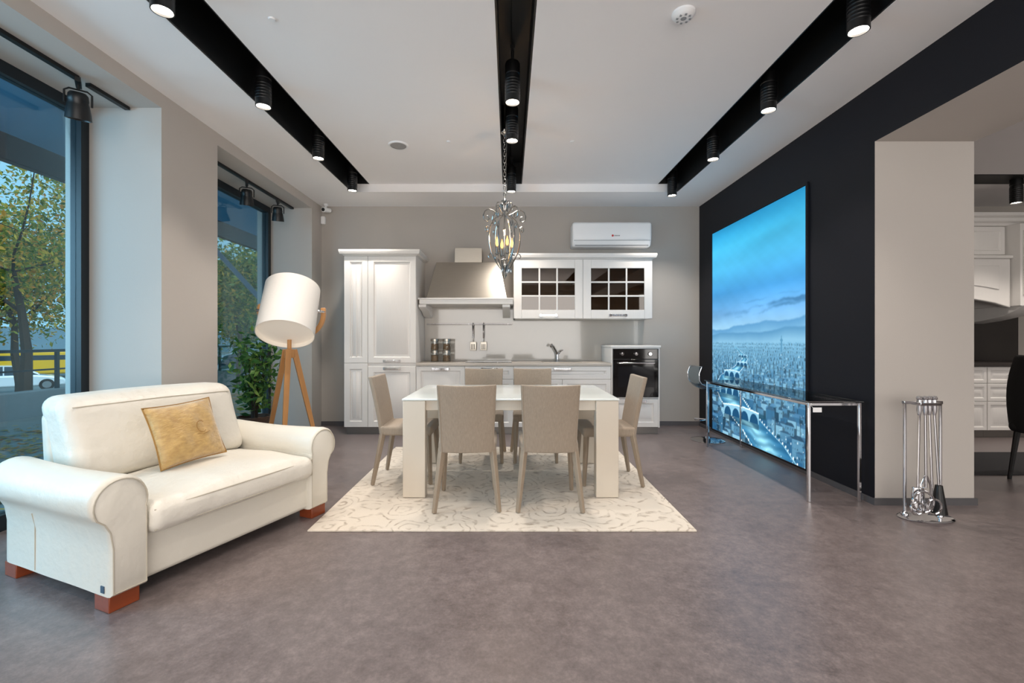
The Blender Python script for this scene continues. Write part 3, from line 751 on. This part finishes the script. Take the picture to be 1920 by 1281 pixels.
# ---------------------------------------------------------------- lightbox picture
def picture():
    NU,NV=340,480
    y_far,y_near=5.93,4.06; z0,z1=.045,2.575
    u=np.linspace(0,1,NU+1)[None,:]; v=np.linspace(0,1,NV+1)[:,None]
    U=np.repeat(u,NV+1,0); V=np.repeat(v,NU+1,1)
    rng=np.random.RandomState(11)
    def fbm(x,seed,oct=5,base=2.0):
        r=np.random.RandomState(seed); out=np.zeros_like(x); amp=1
        for o in range(oct):
            ph=r.rand(3)*10; f=base*2**o
            out+=amp*np.sin(f*x*2*np.pi*.5+ph[0])*np.cos(f*.37*x*2*np.pi+ph[1]); amp*=.5
        return out
    def fbm2(x,y,seed,oct=5,base=1.5):
        r=np.random.RandomState(seed); out=np.zeros_like(x); amp=1
        for o in range(oct):
            for q in range(3):
                an=r.rand()*6.28; ph=r.rand()*6.28; f=base*2**o
                out+=amp*.4*np.sin(f*6.28*(x*np.cos(an)+y*np.sin(an))+ph)
            amp*=.55
        return out
    def C(*a): return np.array([x/255 for x in a])
    stops=[(.44,C(168,204,224)),(.50,C(150,196,222)),(.58,C(104,160,206)),(.68,C(64,142,198)),(.80,C(72,172,216)),(.90,C(64,172,212)),(1.0,C(32,128,174))]
    img=np.zeros((NV+1,NU+1,3))
    for c in range(3): img[...,c]=np.interp(V,[s[0] for s in stops],[s[1][c] for s in stops])
    soft=fbm2(U*1.2,V*5,77,5,.6); img*=(1+.06*soft)[...,None]
    wv=.004*fbm2(U*3,V*0,91,4,1.2)
    cm=np.zeros_like(U)
    for (v0,sl,th,sd,am) in((.585,.030,.010,4,1.0),(.600,.012,.005,14,.7),(.566,.045,.006,6,.9),(.625,.01,.004,24,.35)):
        dens=np.clip(.35+.7*fbm2(U*2,V*9,sd,4,1.0),0,1)
        cm+=am*np.exp(-((V-(v0+sl*(U-.4)+wv*1.5))/th)**2)*dens*np.clip(U*1.6,0.1,1)
    cm=np.clip(cm,0,1)[...,None]; img=img*(1-.62*cm)+C(44,92,130)*.62*cm
    def ridge(base,amp,seed,top,bot,dep,soft_):
        nonlocal img
        h=base+amp*fbm(U,seed,6,1.6)
        a=np.clip((h-V)/soft_,0,1)[...,None]; t=np.clip((h-V)/dep,0,1)[...,None]
        img=img*(1-a)+(top*(1-t)+bot*t)*a
    ridge(.535+.03*(U-.5),.012,21,C(80,138,182),C(124,176,206),.06,.008)
    ridge(.490+.020*(U-.3),.008,31,C(74,130,170),C(126,176,204),.05,.008)
    t=np.clip((.44-V)/.16,0,1)[...,None]
    a=np.clip((.455-V)/.04,0,1)[...,None]
    img=img*(1-a)+(C(118,170,198)*(1-t)+C(42,92,128)*t)*a
    def rect(u0,u1,v0,v1,col,a=1.0):
        if v1<0 or u1<0 or u0>1 or v0>1: return
        i0,i1=int(round(max(0,v0)*NV)),int(round(min(1,v1)*NV)); j0,j1=int(round(max(0,u0)*NU)),int(round(min(1,u1)*NU))
        i1=max(i1,i0+1); j1=max(j1,j0+1)
        img[i0:i1,j0:j1]=img[i0:i1,j0:j1]*(1-a)+col*a
    def haze(c,f): 
        k=.88*(1-f)**1.5; return c*(1-k)+C(112,166,196)*k
    KV=[0,.05,.10,.16,.22,.28,.33,.37,.40,.43]; KC=[.72,.62,.46,.30,.20,.22,.36,.44,.38,.30]
    KH=[.20,.20,.19,.17,.14,.09,.045,.022,.010,.004]
    def block(x,w,rv,h,f):
        g=rng.rand()**1.4; face=haze(C(34,82,118)*(1-g)+C(140,190,212)*g,f); side=face*.6
        al=.93
        rect(x,x+w*.66,rv,rv+h,face,al); rect(x+w*.66,x+w,rv,rv+h*.94,side,al)
        tone=.7+.7*rng.rand()
        for q in range(4):
            rect(x-.003+q*w*.06,x+w*.7-q*w*.06,rv+h*(1+.06*q),rv+h*(1.06+.06*q),haze(C(52,88,116)*tone,f),al)
        if f>.2 and rng.rand()<.8:
            nx=max(2,int(w*.66/(.014+.012*rng.rand()))); ny=max(1,int(h/(.016+.012*rng.rand())))
            for ix in range(nx):
                for iy in range(ny):
                    if rng.rand()<.25: continue
                    lit=rng.rand()<.10
                    uu=x+w*.66*(ix+.3)/nx; vv=rv+h*(iy+.3)/ny
                    rect(uu,uu+.004,vv,vv+.007,C(235,250,255) if lit else face*.5,.85)
        if f<.6 and rng.rand()<.08: rect(x,x+.003+.006*f,rv+h,rv+h*1.8,haze(C(130,180,204),f),.9)
        if rng.rand()<.18: rect(x+w*.2*rng.rand(),x+w*.9,rv-.006,rv+h*.45*rng.rand(),haze(C(14,50,66),f),.7)
    for rv in np.linspace(.435,-.03,34):
        f=min(1,(.435-rv)/.43); w0=.012+.085*f**1.2; h0=.006+.050*f**1.2; x=-.05*rng.rand()
        while x<1:
            w=w0*(.45+1.2*rng.rand()); h=h0*(.5+1.0*rng.rand()); r2=rv+(rng.rand()-.5)*.016*(.2+f)
            c=np.interp(rv,KV,KC); hh=np.interp(rv,KV,KH)
            if abs(x+w/2-c)>hh+w*.5: block(x,w,r2,h,f)
            x+=w*(.8+.35*rng.rand())
    cen=np.interp(V,KV,KC); hw=np.interp(V,KV,KH)
    s=(U-cen)/hw
    sh=.5+.5*np.sin(V*190+3*fbm(U,55,3,3)); 
    core=np.exp(-((s+.1)/.55)**2)
    rc=C(40,104,146)[None,None]*(.9+.12*sh[...,None])+C(110,112,90)*core[...,None]*(.6+.4*sh[...,None])
    a=(np.clip((1-np.abs(s))*12,0,1)*(V<.425))[...,None]
    img=img*(1-a)+rc*a
    for sd in(-1,1):
        ed=np.abs((U-(cen+sd*(hw+.006))))<(.002+.005*np.clip(.4-V,0,1)/.4)
        img=np.where((ed&(V<.42))[...,None],C(140,198,222)[None,None]*(.85+.2*rng.rand(NV+1,1,1)),img)
    for k in range(60):
        vv=.41*(k/60.)**.8
        for sd in(-1,1):
            uu=np.interp(vv,KV,KC)+sd*(np.interp(vv,KV,KH)+.012); z_=.003+.006*(1-vv/.41); rect(uu,uu+z_,vv,vv+z_,C(250,255,255),1)
    for k in range(110):
        rect(rng.rand(),0,-1,-1,C(0,0,0)); uu=rng.rand(); vv=.40*rng.rand(); rect(uu,uu+.004,vv,vv+.004,C(225,246,255),.8)
    for (bv,th,na) in((.385,.003,3),(.350,.005,3),(.300,.010,3),(.225,.016,4),(.13,.018,4)):
        c=np.interp(bv,KV,KC); h=np.interp(bv,KV,KH)+.03
        sb=(U-c)/h; inb=np.abs(sb)<1
        top=bv+th*(1.0+.5*(1-sb**2)); bot=bv-th*1.7
        br=inb&(V<top)&(V>bot)
        ph=((sb+1)/2*na)%1; ar=np.sqrt(np.clip(1-((ph-.5)/.43)**2,0,1))*th*2.2
        hole=br&(V<bot+ar)&(np.abs(ph-.5)<.43)
        rail_=br&(V>top-th*.35)
        img=np.where((br&~hole)[...,None],C(132,184,208)[None,None],img)
        img=np.where(rail_[...,None],C(220,242,250)[None,None],img)
        img=np.where(hole[...,None],C(24,72,108)[None,None],img)
        refl=inb&(V<bot)&(V>bot-th*1.3)
        img=np.where(refl[...,None],img*.72,img)
    rect(.80,.812,.41,.462,C(80,134,166)); rect(.794,.818,.452,.459,C(80,134,166)); rect(.803,.809,.461,.472,C(80,134,166))
    k=img.copy(); k[1:-1,1:-1]=(img[1:-1,1:-1]*3+img[:-2,1:-1]+img[2:,1:-1]+img[1:-1,:-2]+img[1:-1,2:])/7; img=k
    img=np.clip(img,0,1)
    li=np.where(img<=.04045,img/12.92,((img+.055)/1.055)**2.4)
    Y=y_far+(y_near-y_far)*U; Z=z0+(z1-z0)*V; X=np.full_like(Y,2.646)
    co=np.stack([X,Y,Z],-1).reshape(-1,3)
    W=NU+1
    idx=(np.arange(NV)[:,None]*W+np.arange(NU)[None,:]).reshape(-1)
    F=np.stack([idx,idx+W,idx+W+1,idx+1],1)
    me=bpy.data.meshes.new('picture_panel'); me.from_pydata(co.tolist(),[],F.tolist())
    ca=me.color_attributes.new('Col','FLOAT_COLOR','POINT')
    ca.data.foreach_set('color',np.concatenate([li.reshape(-1,3),np.ones((li.shape[0]*li.shape[1],1))],1).astype(np.float32).ravel())
    m=bpy.data.materials.new('backlit_print'); m.use_nodes=True; nt=m.node_tree; n=nt.nodes; p=n['Principled BSDF']
    a=n.new('ShaderNodeVertexColor'); a.layer_name='Col'
    nt.links.new(a.outputs[0],p.inputs['Emission Color']); p.inputs['Emission Strength'].default_value=1.4
    p.inputs['Base Color'].default_value=(.004,.01,.02,1); p.inputs['Roughness'].default_value=.6; p.inputs['Specular IOR Level'].default_value=.1
    me.materials.append(m)
    t=thing('lightbox_picture','backlit blue cityscape picture with river and bridges on black wall','picture',(2.65,5.0,.03))
    o=bpy.data.objects.new('picture_panel',me); COL.objects.link(o); o.parent=t; o.location=-Vector(t.location)
    b=M(); b.box(2.638,2.654,4.03,4.055,.0305,2.60); b.box(2.638,2.654,5.935,5.96,.0305,2.60); b.box(2.638,2.654,4.055,5.935,2.58,2.60); b.box(2.638,2.654,4.055,5.935,.0305,.042); b.box(2.649,2.654,4.055,5.935,.042,2.58)
    b.obj('frame',BLACKW,t,smooth=0)
picture()

# ---------------------------------------------------------------- console table
t=thing('console_table','dark glass console table with chrome frame','console table',(2.405,4.23,0))
M().box(2.19,2.605,3.34,5.12,.738,.748).obj('glass_top',DGLASS,t,bevel=.003,label='dark tinted glass top')
b=M()
for (x,y) in((2.215,3.367),(2.59,3.367),(2.215,5.09),(2.59,5.09)):
    l_=M(); l_.box(x-.010,x+.010,y-.010,y+.010,0,.7345); l_.obj('leg',CHROME,t,bevel=.003)
b.box(2.206,2.224,3.378,5.079,.712,.732); b.box(2.581,2.599,3.378,5.079,.712,.732); b.box(2.226,2.579,3.358,3.376,.712,.732); b.box(2.226,2.579,5.081,5.1,.712,.732)
b.obj('frame',CHROME,t,bevel=.002)
t=thing('price_tag','small white paper tag hanging from console table','price tag',(2.225,3.35,.66))
b=M(); b.box(2.235,2.30,3.350,3.352,.665,.700); b.tube([(2.24,3.351,.695),(2.20,3.352,.735)],.0012,5); b.obj('tag',ACW,t)
t=thing('bar_stool','clear acrylic bar stool with chrome pedestal base','bar stool',(2.36,5.42,0))
M().lathe([(.001,.0),(.19,.0),(.192,.008),(.15,.018),(.03,.03),(.024,.05),(.001,.05)],n=36).obj('base',CHROME,t,local=True)
M().cyl((0,0,.04),(0,0,.60),.018,n=16).obj('pole',CHROME,t,local=True)
M().tube([(0,0,.25),(-.13,-.1,.25),(-.16,-.02,.25),(-.13,.08,.25),(0,0,.25)],.007,8).obj('footrest',CHROME,t,local=True)
b=M(); prof=[(.17,.60),(.05,.605),(-.08,.61),(-.14,.64),(-.165,.72),(-.17,.80),(-.14,.88)]
g=[]
for (x,z) in prof:
    g.append([(x,s*.17,z+.04*abs(s)**2*(1 if z<.65 else 0)) for s in(-1,-.6,-.2,.2,.6,1)])
for o_ in(0,.012):
    G=[[b.bm.verts.new((x,y,z+o_)) for x,y,z in r] for r in g]
    for i in range(len(G)-1):
        for j in range(5): b.face([G[i][j],G[i+1][j],G[i+1][j+1],G[i][j+1]])
b.obj('seat',ACRYL,t,local=True,smooth=80,label='clear curved acrylic seat')
b=M()
for s in(-1,1): b.tube([(x,s*.17,z+(.04 if z<.65 else 0)+.005) for x,z in prof],.005,8)
b.tube([(-.14,-.17,.885),(-.14,.17,.885)],.005,8); b.obj('seat_rim',CHROME,t,local=True)

# ---------------------------------------------------------------- fireplace tools
t=thing('fireplace_tool_set','polished chrome fireplace tool set on stand','fireplace tools',(2.80,3.06,0))
b=M(); b.lathe([(.001,.0),(.17,.0),(.175,.006),(.16,.014),(.001,.016)],n=40,T=Matrix.Scale(.6,4,(0,1,0))); b.obj('base',CHROME,t,local=True)
b=M()
for x in(-.125,.115):
    b.cyl((x,.02,.014),(x,.02,.775),.010,n=12)
    b.lathe([(.001,0),(.022,.0),(.022,.014),(.012,.024)],(x,.02,.014),n=14)
b.box(-.135,.125,.008,.032,.765,.785); b.box(-.10,-.08,-.06,.01,.765,.785); b.box(-.10,.04,-.075,-.055,.765,.785)
b.obj('stand',CHROME,t,local=True,bevel=.002)
def tool(x,y,kind,x2):
    b=M(); b.tube([(x,y,.80),(x,y,.73),(x,y,.70)],[.013,.015,.009],12); b.tube([(x,y,.71),(x2,y,.22)],.0075,10); b.lathe([(.001,-.018),(.016,-.008),(.018,.0),(.012,.014),(.001,.016)],(x,y,.812),n=14)
    b.obj('tool_handle',CHROME,t,local=True)
    b=M(); x=x2
    if kind=='shovel':
        b.rbox((x,y,.14),(.10,.014,.17),.006,4,fn=lambda p,h:Vector((p.x*(1-.25*(p.z/h[2]+1)/2),p.y-.02*(1-(p.x/h[0])**2),p.z))); b.obj('shovel_blade',CHROME,t,local=True)
    elif kind=='brush':
        b.lathe([(.001,.24),(.02,.235),(.026,.19),(.046,.05),(.001,.045)],(x,y,0),n=18); b.obj('brush_head',BLACK,t,local=True,label='black bristle brush head')
    elif kind=='poker':
        b.tube([(x,y,.23),(x,y,.08),(x+.01,y,.05)],[.007,.007,.002],8); b.tube([(x,y,.12),(x-.03,y,.11),(x-.035,y,.13)],[.005,.005,.002],8); b.obj('poker_hook',CHROME,t,local=True)
    else:
        for s in(-1,1): b.tube([(x+s*.004,y,.30),(x+s*.03,y,.24),(x+s*.035,y,.16),(x+s*.005,y,.06)],[.007,.007,.007,.009],8)
        b.obj('tong_arms',CHROME,t,local=True)
tool(-.085,-.045,'shovel',-.095); tool(-.05,-.05,'tongs',-.045); tool(-.018,-.045,'poker',.0); tool(.015,-.045,'brush',.045)
for (x,z,r) in((-.10,.14,.068),(-.03,.11,.048),(-.14,.10,.04)):
    b=M(); b.tube([(x+r*math.cos(rad(a)),-.09,z+r*math.sin(rad(a))) for a in range(0,360,15)],.008,8,closed=True)
    b.obj('ring_ornament',CHROME,t,local=True)

# ---------------------------------------------------------------- adjoining room
Y2=5.55
def xbase(x0,x1,rows):
    t=thing('base_cabinet','white framed base cabinet with drawers in adjoining room','kitchen cabinet',((x0+x1)/2,6,0),group='adjoining room base cabinets')
    M().box(x0+.001,x1-.001,Y2+.022,YB-.002,.09,.868).obj('body',KWHITE,t)
    M().box(x0+.001,x1-.001,Y2+.05,6.2,0,.09).obj('plinth',PLINTH,t)
    for (z0,z1) in rows:
        d=M().panel(x0+.004,x1-.004,z0,z1,Y2,Y2+.021,.035,.01).obj('drawer',KWHITE,t)
        xm=(x0+x1)/2
        b=M(); b.tube([(xm-.06,Y2,(z0+z1)/2),(xm-.05,Y2-.025,(z0+z1)/2-.01),(xm+.05,Y2-.025,(z0+z1)/2-.01),(xm+.06,Y2,(z0+z1)/2)],.007,8); b.obj('handle',CHROME,d)
for (a,c) in((4.65,5.25),(5.25,5.83),(5.83,6.45),(6.45,7.1)): xbase(a,c,[(.095,.44),(.45,.66),(.67,.862)])
M().box(4.65,7.1,Y2-.02,YB-.002,.869,.905).obj('worktop',DARKST,bevel=.004,label='dark stone worktop on white cabinets',category='worktop')
M().box(4.65,7.1,YB-.012,YB-.001,.906,1.75).obj('backsplash',DARKST,label='dark stone backsplash in adjoining room',category='backsplash')
t=thing('wall_cabinet','ornate white kitchen hood cabinet with arched panel','kitchen cabinet',(5.9,6.0,1.6))
M().box(4.75,6.30,5.80,YB-.014,1.80,2.66).obj('body',KWHITE,t,bevel=.003)
b=M(); crown(b,4.75,7.0,5.76,YB-.014,2.64,((0,0),(.02,.03),(.05,.05),(.06,.09),(.09,.11),(.09,.15))); b.obj('crown_molding',KWHITE,t,bevel=.003)
for k in range(3): M().panel(4.76+k*.515,5.26+k*.515,2.28,2.63,5.775,5.799,.05).obj('door',KWHITE,t)
b=M(); b.box(4.72,6.33,5.70,5.80,2.22,2.26); b.obj('shelf_molding',KWHITE,t,bevel=.008)
b=M()
pts=[(4.78,1.68),(4.95,1.66)]+[(4.95+1.15*k/14,1.66+.07*math.sin(math.pi*k/14)) for k in range(1,14)]+[(6.10,1.66),(6.30,1.60),(6.30,2.22),(4.78,2.22)]
b.prism(pts,'xz',5.72,5.78); b.obj('arched_panel',KWHITE,t,bevel=.01)
b=M()
b.prism([(x,.028+z) for x,z in [(5.2,1.80)]+[(5.2+.95*k/10,1.80+.06*math.sin(math.pi*k/10)) for k in range(1,10)]+[(6.15,1.80),(6.15,2.10),(5.2,2.10)]],'xz',5.708,5.72); b.obj('raised_panel',KWHITE,t,bevel=.008)
b=M(); b.box(6.31,6.62,5.62,YB-.014,1.62,2.64); b.box(6.34,6.59,5.60,5.62,1.75,2.55)
b.prism([(5.62,1.62),(6.34,1.62),(6.34,1.42),(6.1,1.45),(5.85,1.5),(5.70,1.56)],'yz',6.33,6.60)
for k in range(4): b.box(6.375+k*.05,6.395+k*.05,5.592,5.60,1.8,2.5)
b.obj('pilaster',KWHITE,t,bevel=.005)
M().rbox((5.2,4.42,.005),(2.5,.8,.01),.004,2).obj('area_rug',DRUG,label='dark grey rug in adjoining room',category='rug')
t=thing('side_chair','black upholstered chair with tall curved back','chair',(4.56,3.74,0),(0,0,rad(-80)),)
M().rbox((0,0,.46),(.48,.46,.10),.045,5).obj('seat',BFAB,t,local=True)
def bk(p,h):
    tt=min(1,max(0,(p.z+h[2])/(2*h[2]))); return Vector((p.x*(1-.22*tt**3),p.y-.05*math.sin(2.6*tt)+.02+.09*(p.x/h[0])**2,p.z))
M().rbox((0,-.25,.74),(.52,.06,.66),.028,9,fn=bk).obj('backrest',BFAB,t,local=True)
for sx in(-1,1):
    for sy in(-1,1): M().tube([(sx*.19,sy*.18,.42),(sx*.22,sy*.22,0)],[.022,.014],8).obj('leg',BLACK,t,local=True)
STR(M().box(4.4,9,5.12,5.42,ZC-.008,ZC+.02).obj('trim_4',CHAN,smooth=0))
copytree(first,loc=(5.87,5.27,2.78))
addspot((5.87,5.0,2.77),80); addspot((5.6,3.2,2.95),100); addspot((6.6,4.8,2.95),70); addspot((4.3,1.5,2.95),90)

# ---------------------------------------------------------------- outside
def gz(x): 
    if x>-8: return -.1
    return max(-1.9,-.55+ .07*(x+8.2))
b=M()
xs=[-3.36,-7.99,-8.2,-12,-18,-27.5,-90]
for i in range(len(xs)-1):
    a=[b.bm.verts.new((x,y,gz(x))) for x,y in((xs[i],-20),(xs[i+1],-20),(xs[i+1],140),(xs[i],140))]; b.face(a)
bmesh.ops.remove_doubles(b.bm,verts=b.bm.verts[:],dist=.001)
b.obj('street_ground',ASPH,smooth=0,label='grey asphalt street and pavement outside',category='street',kind='structure')
M().box(-8.25,-8.0,2,24,-.7,.33).obj('low_wall',CONC,bevel=.01,label='low concrete wall along the pavement',category='low wall')
t=thing('railing','dark metal railing on the low concrete wall','railing',(-8.12,13,.33))
b=M(); b.box(-8.15,-8.10,2,24,.98,1.03); b.box(-8.14,-8.11,2,24,.66,.69); b.obj('rails',FRAME,t)
y=2.4
while y<24: M().box(-8.15,-8.10,y,y+.05,.33,.98).obj('post',FRAME,t); y+=1.15
leaves([(-4.0-.45*i,3+.7*j,-.085) for i in range(7) for j in range(12)],6000,.3,.055,LEAFD,'fallen_leaves',None,9,flatten=.01,label='fallen autumn leaves scattered on the pavement',category='fallen leaves',kind='stuff')

def tree(loc,h,seed,mt,nleaf,spread=.4,lsize=.07,label='',droop=.0,low=1.0):
    t=thing('tree',label,'tree',loc,group='street trees')
    rnd=random.Random(seed); b=M(); tips=[]
    top=4 if h>4 else 3
    def br(p,d,L,r,dep):
        pts=[p]; rs=[r]; q=p.copy(); dd=d.copy()
        for k in range(4):
            dd=(dd+Vector((rnd.uniform(-.28,.28),rnd.uniform(-.28,.28),rnd.uniform(-.15,.2)-droop*max(0,3-dep)*.12))).normalized()
            q=q+dd*L/4; pts.append(q.copy()); rs.append(r*(1-.16*(k+1)))
            if dep<=1 and q.z>low: tips.append(tuple(q))
        b.tube(pts,rs,6 if dep>1 else 4,caps=False)
        if dep>0:
            for k in range(4 if dep>1 else 5):
                i=rnd.choice([3,4]) if dep==top else rnd.choice([1,2,3,4]); a=rnd.uniform(0,6.28)
                side=Vector((math.cos(a),math.sin(a),rnd.uniform(-.1,.5)))
                br(pts[i],(dd*.45+side*.9).normalized(),L*rnd.uniform(.55,.8),rs[i]*.55,dep-1)
    br(Vector((0,0,0)),Vector((.05,0,1)),h*.42,.03*h**.7,top)
    b.obj('branches',BARK,t,local=True)
    leaves(tips,nleaf,spread,lsize,mt,'foliage',t,seed,kind='stuff')
tree((-9.5,8.9,-.65),7.6,11,LEAFA,14000,.34,.05,'autumn tree with dark branches and yellow leaves',1.1,1.6)
tree((-14.6,13.6,-1.0),8.6,21,LEAFA,13000,.42,.075,'autumn tree with yellow and orange leaves',1.0,2.3)
tree((-14,23.5,-1.0),8.5,15,LEAFG,13000,.45,.11,'green and yellow tree beyond the street',.8)
tree((-7.4,12.5,-.1),6.0,13,LEAFG,13000,.28,.065,'green tree with yellowing leaves beside the pavement',1.0)

def car(loc,rz,paint,label,sc=1.0):
    t=thing('car',label,'car',loc,(0,0,rz)); t.scale=(1,1,sc)
    low=[(-2.15,.28),(-2.2,.55),(-2.12,.80),(-1.7,.92),(-1.2,.94),(.9,.92),(1.6,.82),(2.1,.66),(2.2,.45),(2.15,.25)]
    M().prism([(x,z) for x,z in low],'xz',-.88,.88).obj('body',paint,t,local=True,bevel=.10,seg=3,smooth=60)
    cab=[(-1.75,.90),(-1.25,1.34),(-.6,1.45),(.15,1.42),(1.05,.90)]
    b=M()
    A=[b.bm.verts.new((x,-.80+(z-.9)*.28,z)) for x,z in cab]; B_=[b.bm.verts.new((x,.80-(z-.9)*.28,z)) for x,z in cab]
    b.face(A[::-1]); b.face(B_)
    for i in range(len(cab)): b.face([A[i],A[(i+1)%5],B_[(i+1)%5],B_[i]])
    b.obj('windows',CARG,t,local=True,bevel=.03)
    b=M(); b.prism([(-1.3,1.36),(-.6,1.475),(.15,1.445),(.3,1.39),(.1,1.40),(-.6,1.43),(-1.2,1.33)],'xz',-.66,.66)
    for s in(-1,1):
        for (xa,za,xb,zb) in((-1.75,.92,-1.22,1.38),(-.35,.92,-.35,1.45),(1.05,.92,.2,1.42)):
            b.tube([(xa,s*(.81-(za-.9)*.28),za),(xb,s*(.81-(zb-.9)*.28),zb)],.03,6)
    b.obj('roof',paint,t,local=True)
    for x in(-1.35,1.35):
        for s in(-1,1):
            b=M(); b.cyl((x,s*.70,.33),(x,s*.91,.33),.33,n=24); b.mi=1; b.cyl((x,s*.90,.33),(x,s*.92,.33),.2,n=20); b.obj('wheel',[TYRE,CHROME],t,local=True)
car((-28.6,26.2,-1.75),rad(48),CARW,'white sedan parked on the street')
t=thing('bus','yellow bus driving on the street','bus',(-38.5,37.2,-1.9),(0,0,rad(46)))
M().rbox((0,0,1.25),(8.5,2.3,1.9),.18,4).obj('body',CARY,t,local=True)
M().box(-4.0,4.0,-1.165,1.165,1.45,1.85).obj('windows',CARG,t,local=True,bevel=.02)
for x in(-2.6,2.6):
    for s in(-1,1): M().cyl((x,s*.95,.42),(x,s*1.17,.42),.42,n=24).obj('wheel',TYRE,t,local=True)
car((-10.1,16.2,-.70),rad(90),CARW,'white car parked behind the railing')
b=M(); b.box(-72,-70,-10,160,-1.9,3.0)
b.obj('distant_building',BLDG,label='hazy blue low building across the street',category='building')
t=thing('awning','blue-grey awning with dark bar outside the windows','awning',(-4,3.6,2.4))
b=M(); b.prism([(-3.38,3.75),(-3.38,3.72),(-4.6,3.07),(-4.6,3.10)],'xz',.5,8.5); b.obj('canvas',AWN,t)
b=M(); b.box(-4.68,-4.58,.5,8.5,2.84,3.10); b.obj('front_bar',FRAME,t,bevel=.01)
ARMG=mat('arm_grey',S(110,130,146),.4)
b=M(); b.tube([(-3.36,6.2,1.72),(-4.6,6.7,2.82)],.04,4); b.obj('support_arm',ARMG,t)

# ---------------------------------------------------------------- world, lights, camera
w=bpy.data.worlds.new('World'); SC.world=w; w.use_nodes=True
nt=w.node_tree; n=nt.nodes; l=nt.links; bg=n['Background']
tc=n.new('ShaderNodeTexCoord'); sx=n.new('ShaderNodeSeparateXYZ'); cr=n.new('ShaderNodeValToRGB')
l.new(tc.outputs['Generated'],sx.inputs[0]); l.new(sx.outputs['Z'],cr.inputs[0]); l.new(cr.outputs[0],bg.inputs[0])
e=cr.color_ramp.elements; e[0].position=0; e[0].color=S(142,184,202); e[1].position=.8; e[1].color=S(128,176,204)
bg.inputs[1].default_value=1.7
sd=bpy.data.lights.new('foliage_fill_sun','SUN'); sd.energy=2.2; sd.angle=rad(25); sd.color=(1,.97,.90)  # sun lamp added over the roof to brighten trees, ground and cars
so=bpy.data.objects.new('foliage_fill_sun',sd); COL.objects.link(so); so.location=(10,-4,14)
so.rotation_euler=Vector((-.75,.35,-.75)).to_track_quat('-Z','Y').to_euler()

def area(loc,tgt,sx_,sy_,e,col,name):
    d=bpy.data.lights.new(name,'AREA'); d.shape='RECTANGLE'; d.size=sx_; d.size_y=sy_; d.energy=e; d.color=col
    o=bpy.data.objects.new(name,d); COL.objects.link(o); o.location=loc
    o.rotation_euler=(Vector(tgt)-Vector(loc)).to_track_quat('-Z','Y').to_euler(); return o
area((0,-3.3,1.5),(0,3,2.4),5.0,2.4,205,(1,.96,.92),'front_fill_area')  # unseen area lamp added behind the camera as frontal fill, no fixture there
area((5.8,-3.0,1.5),(5.8,3,1.8),3.0,2.4,90,(1,.96,.92),'side_room_fill_area')  # unseen fill lamp added for the adjoining room, without a fixture
area((-5.0,1.0,2.0),(0,3.6,.4),3.0,2.4,190,(.50,.78,1.0),'window_blue_fill_area')  # area lamp added outside, out of view, to push blue light indoors

cam=bpy.data.cameras.new('camera'); co=bpy.data.objects.new('camera',cam); COL.objects.link(co)
co.location=(0,0,1.2); co.rotation_euler=(rad(90),0,0); cam.lens=16; cam.sensor_width=36; cam.clip_start=.05; cam.clip_end=400
cam.shift_x=5/1920; cam.shift_y=-3.5/1920
SC.camera=co
try:
    SC.view_settings.view_transform='Standard'; SC.view_settings.look='None'
except Exception: pass
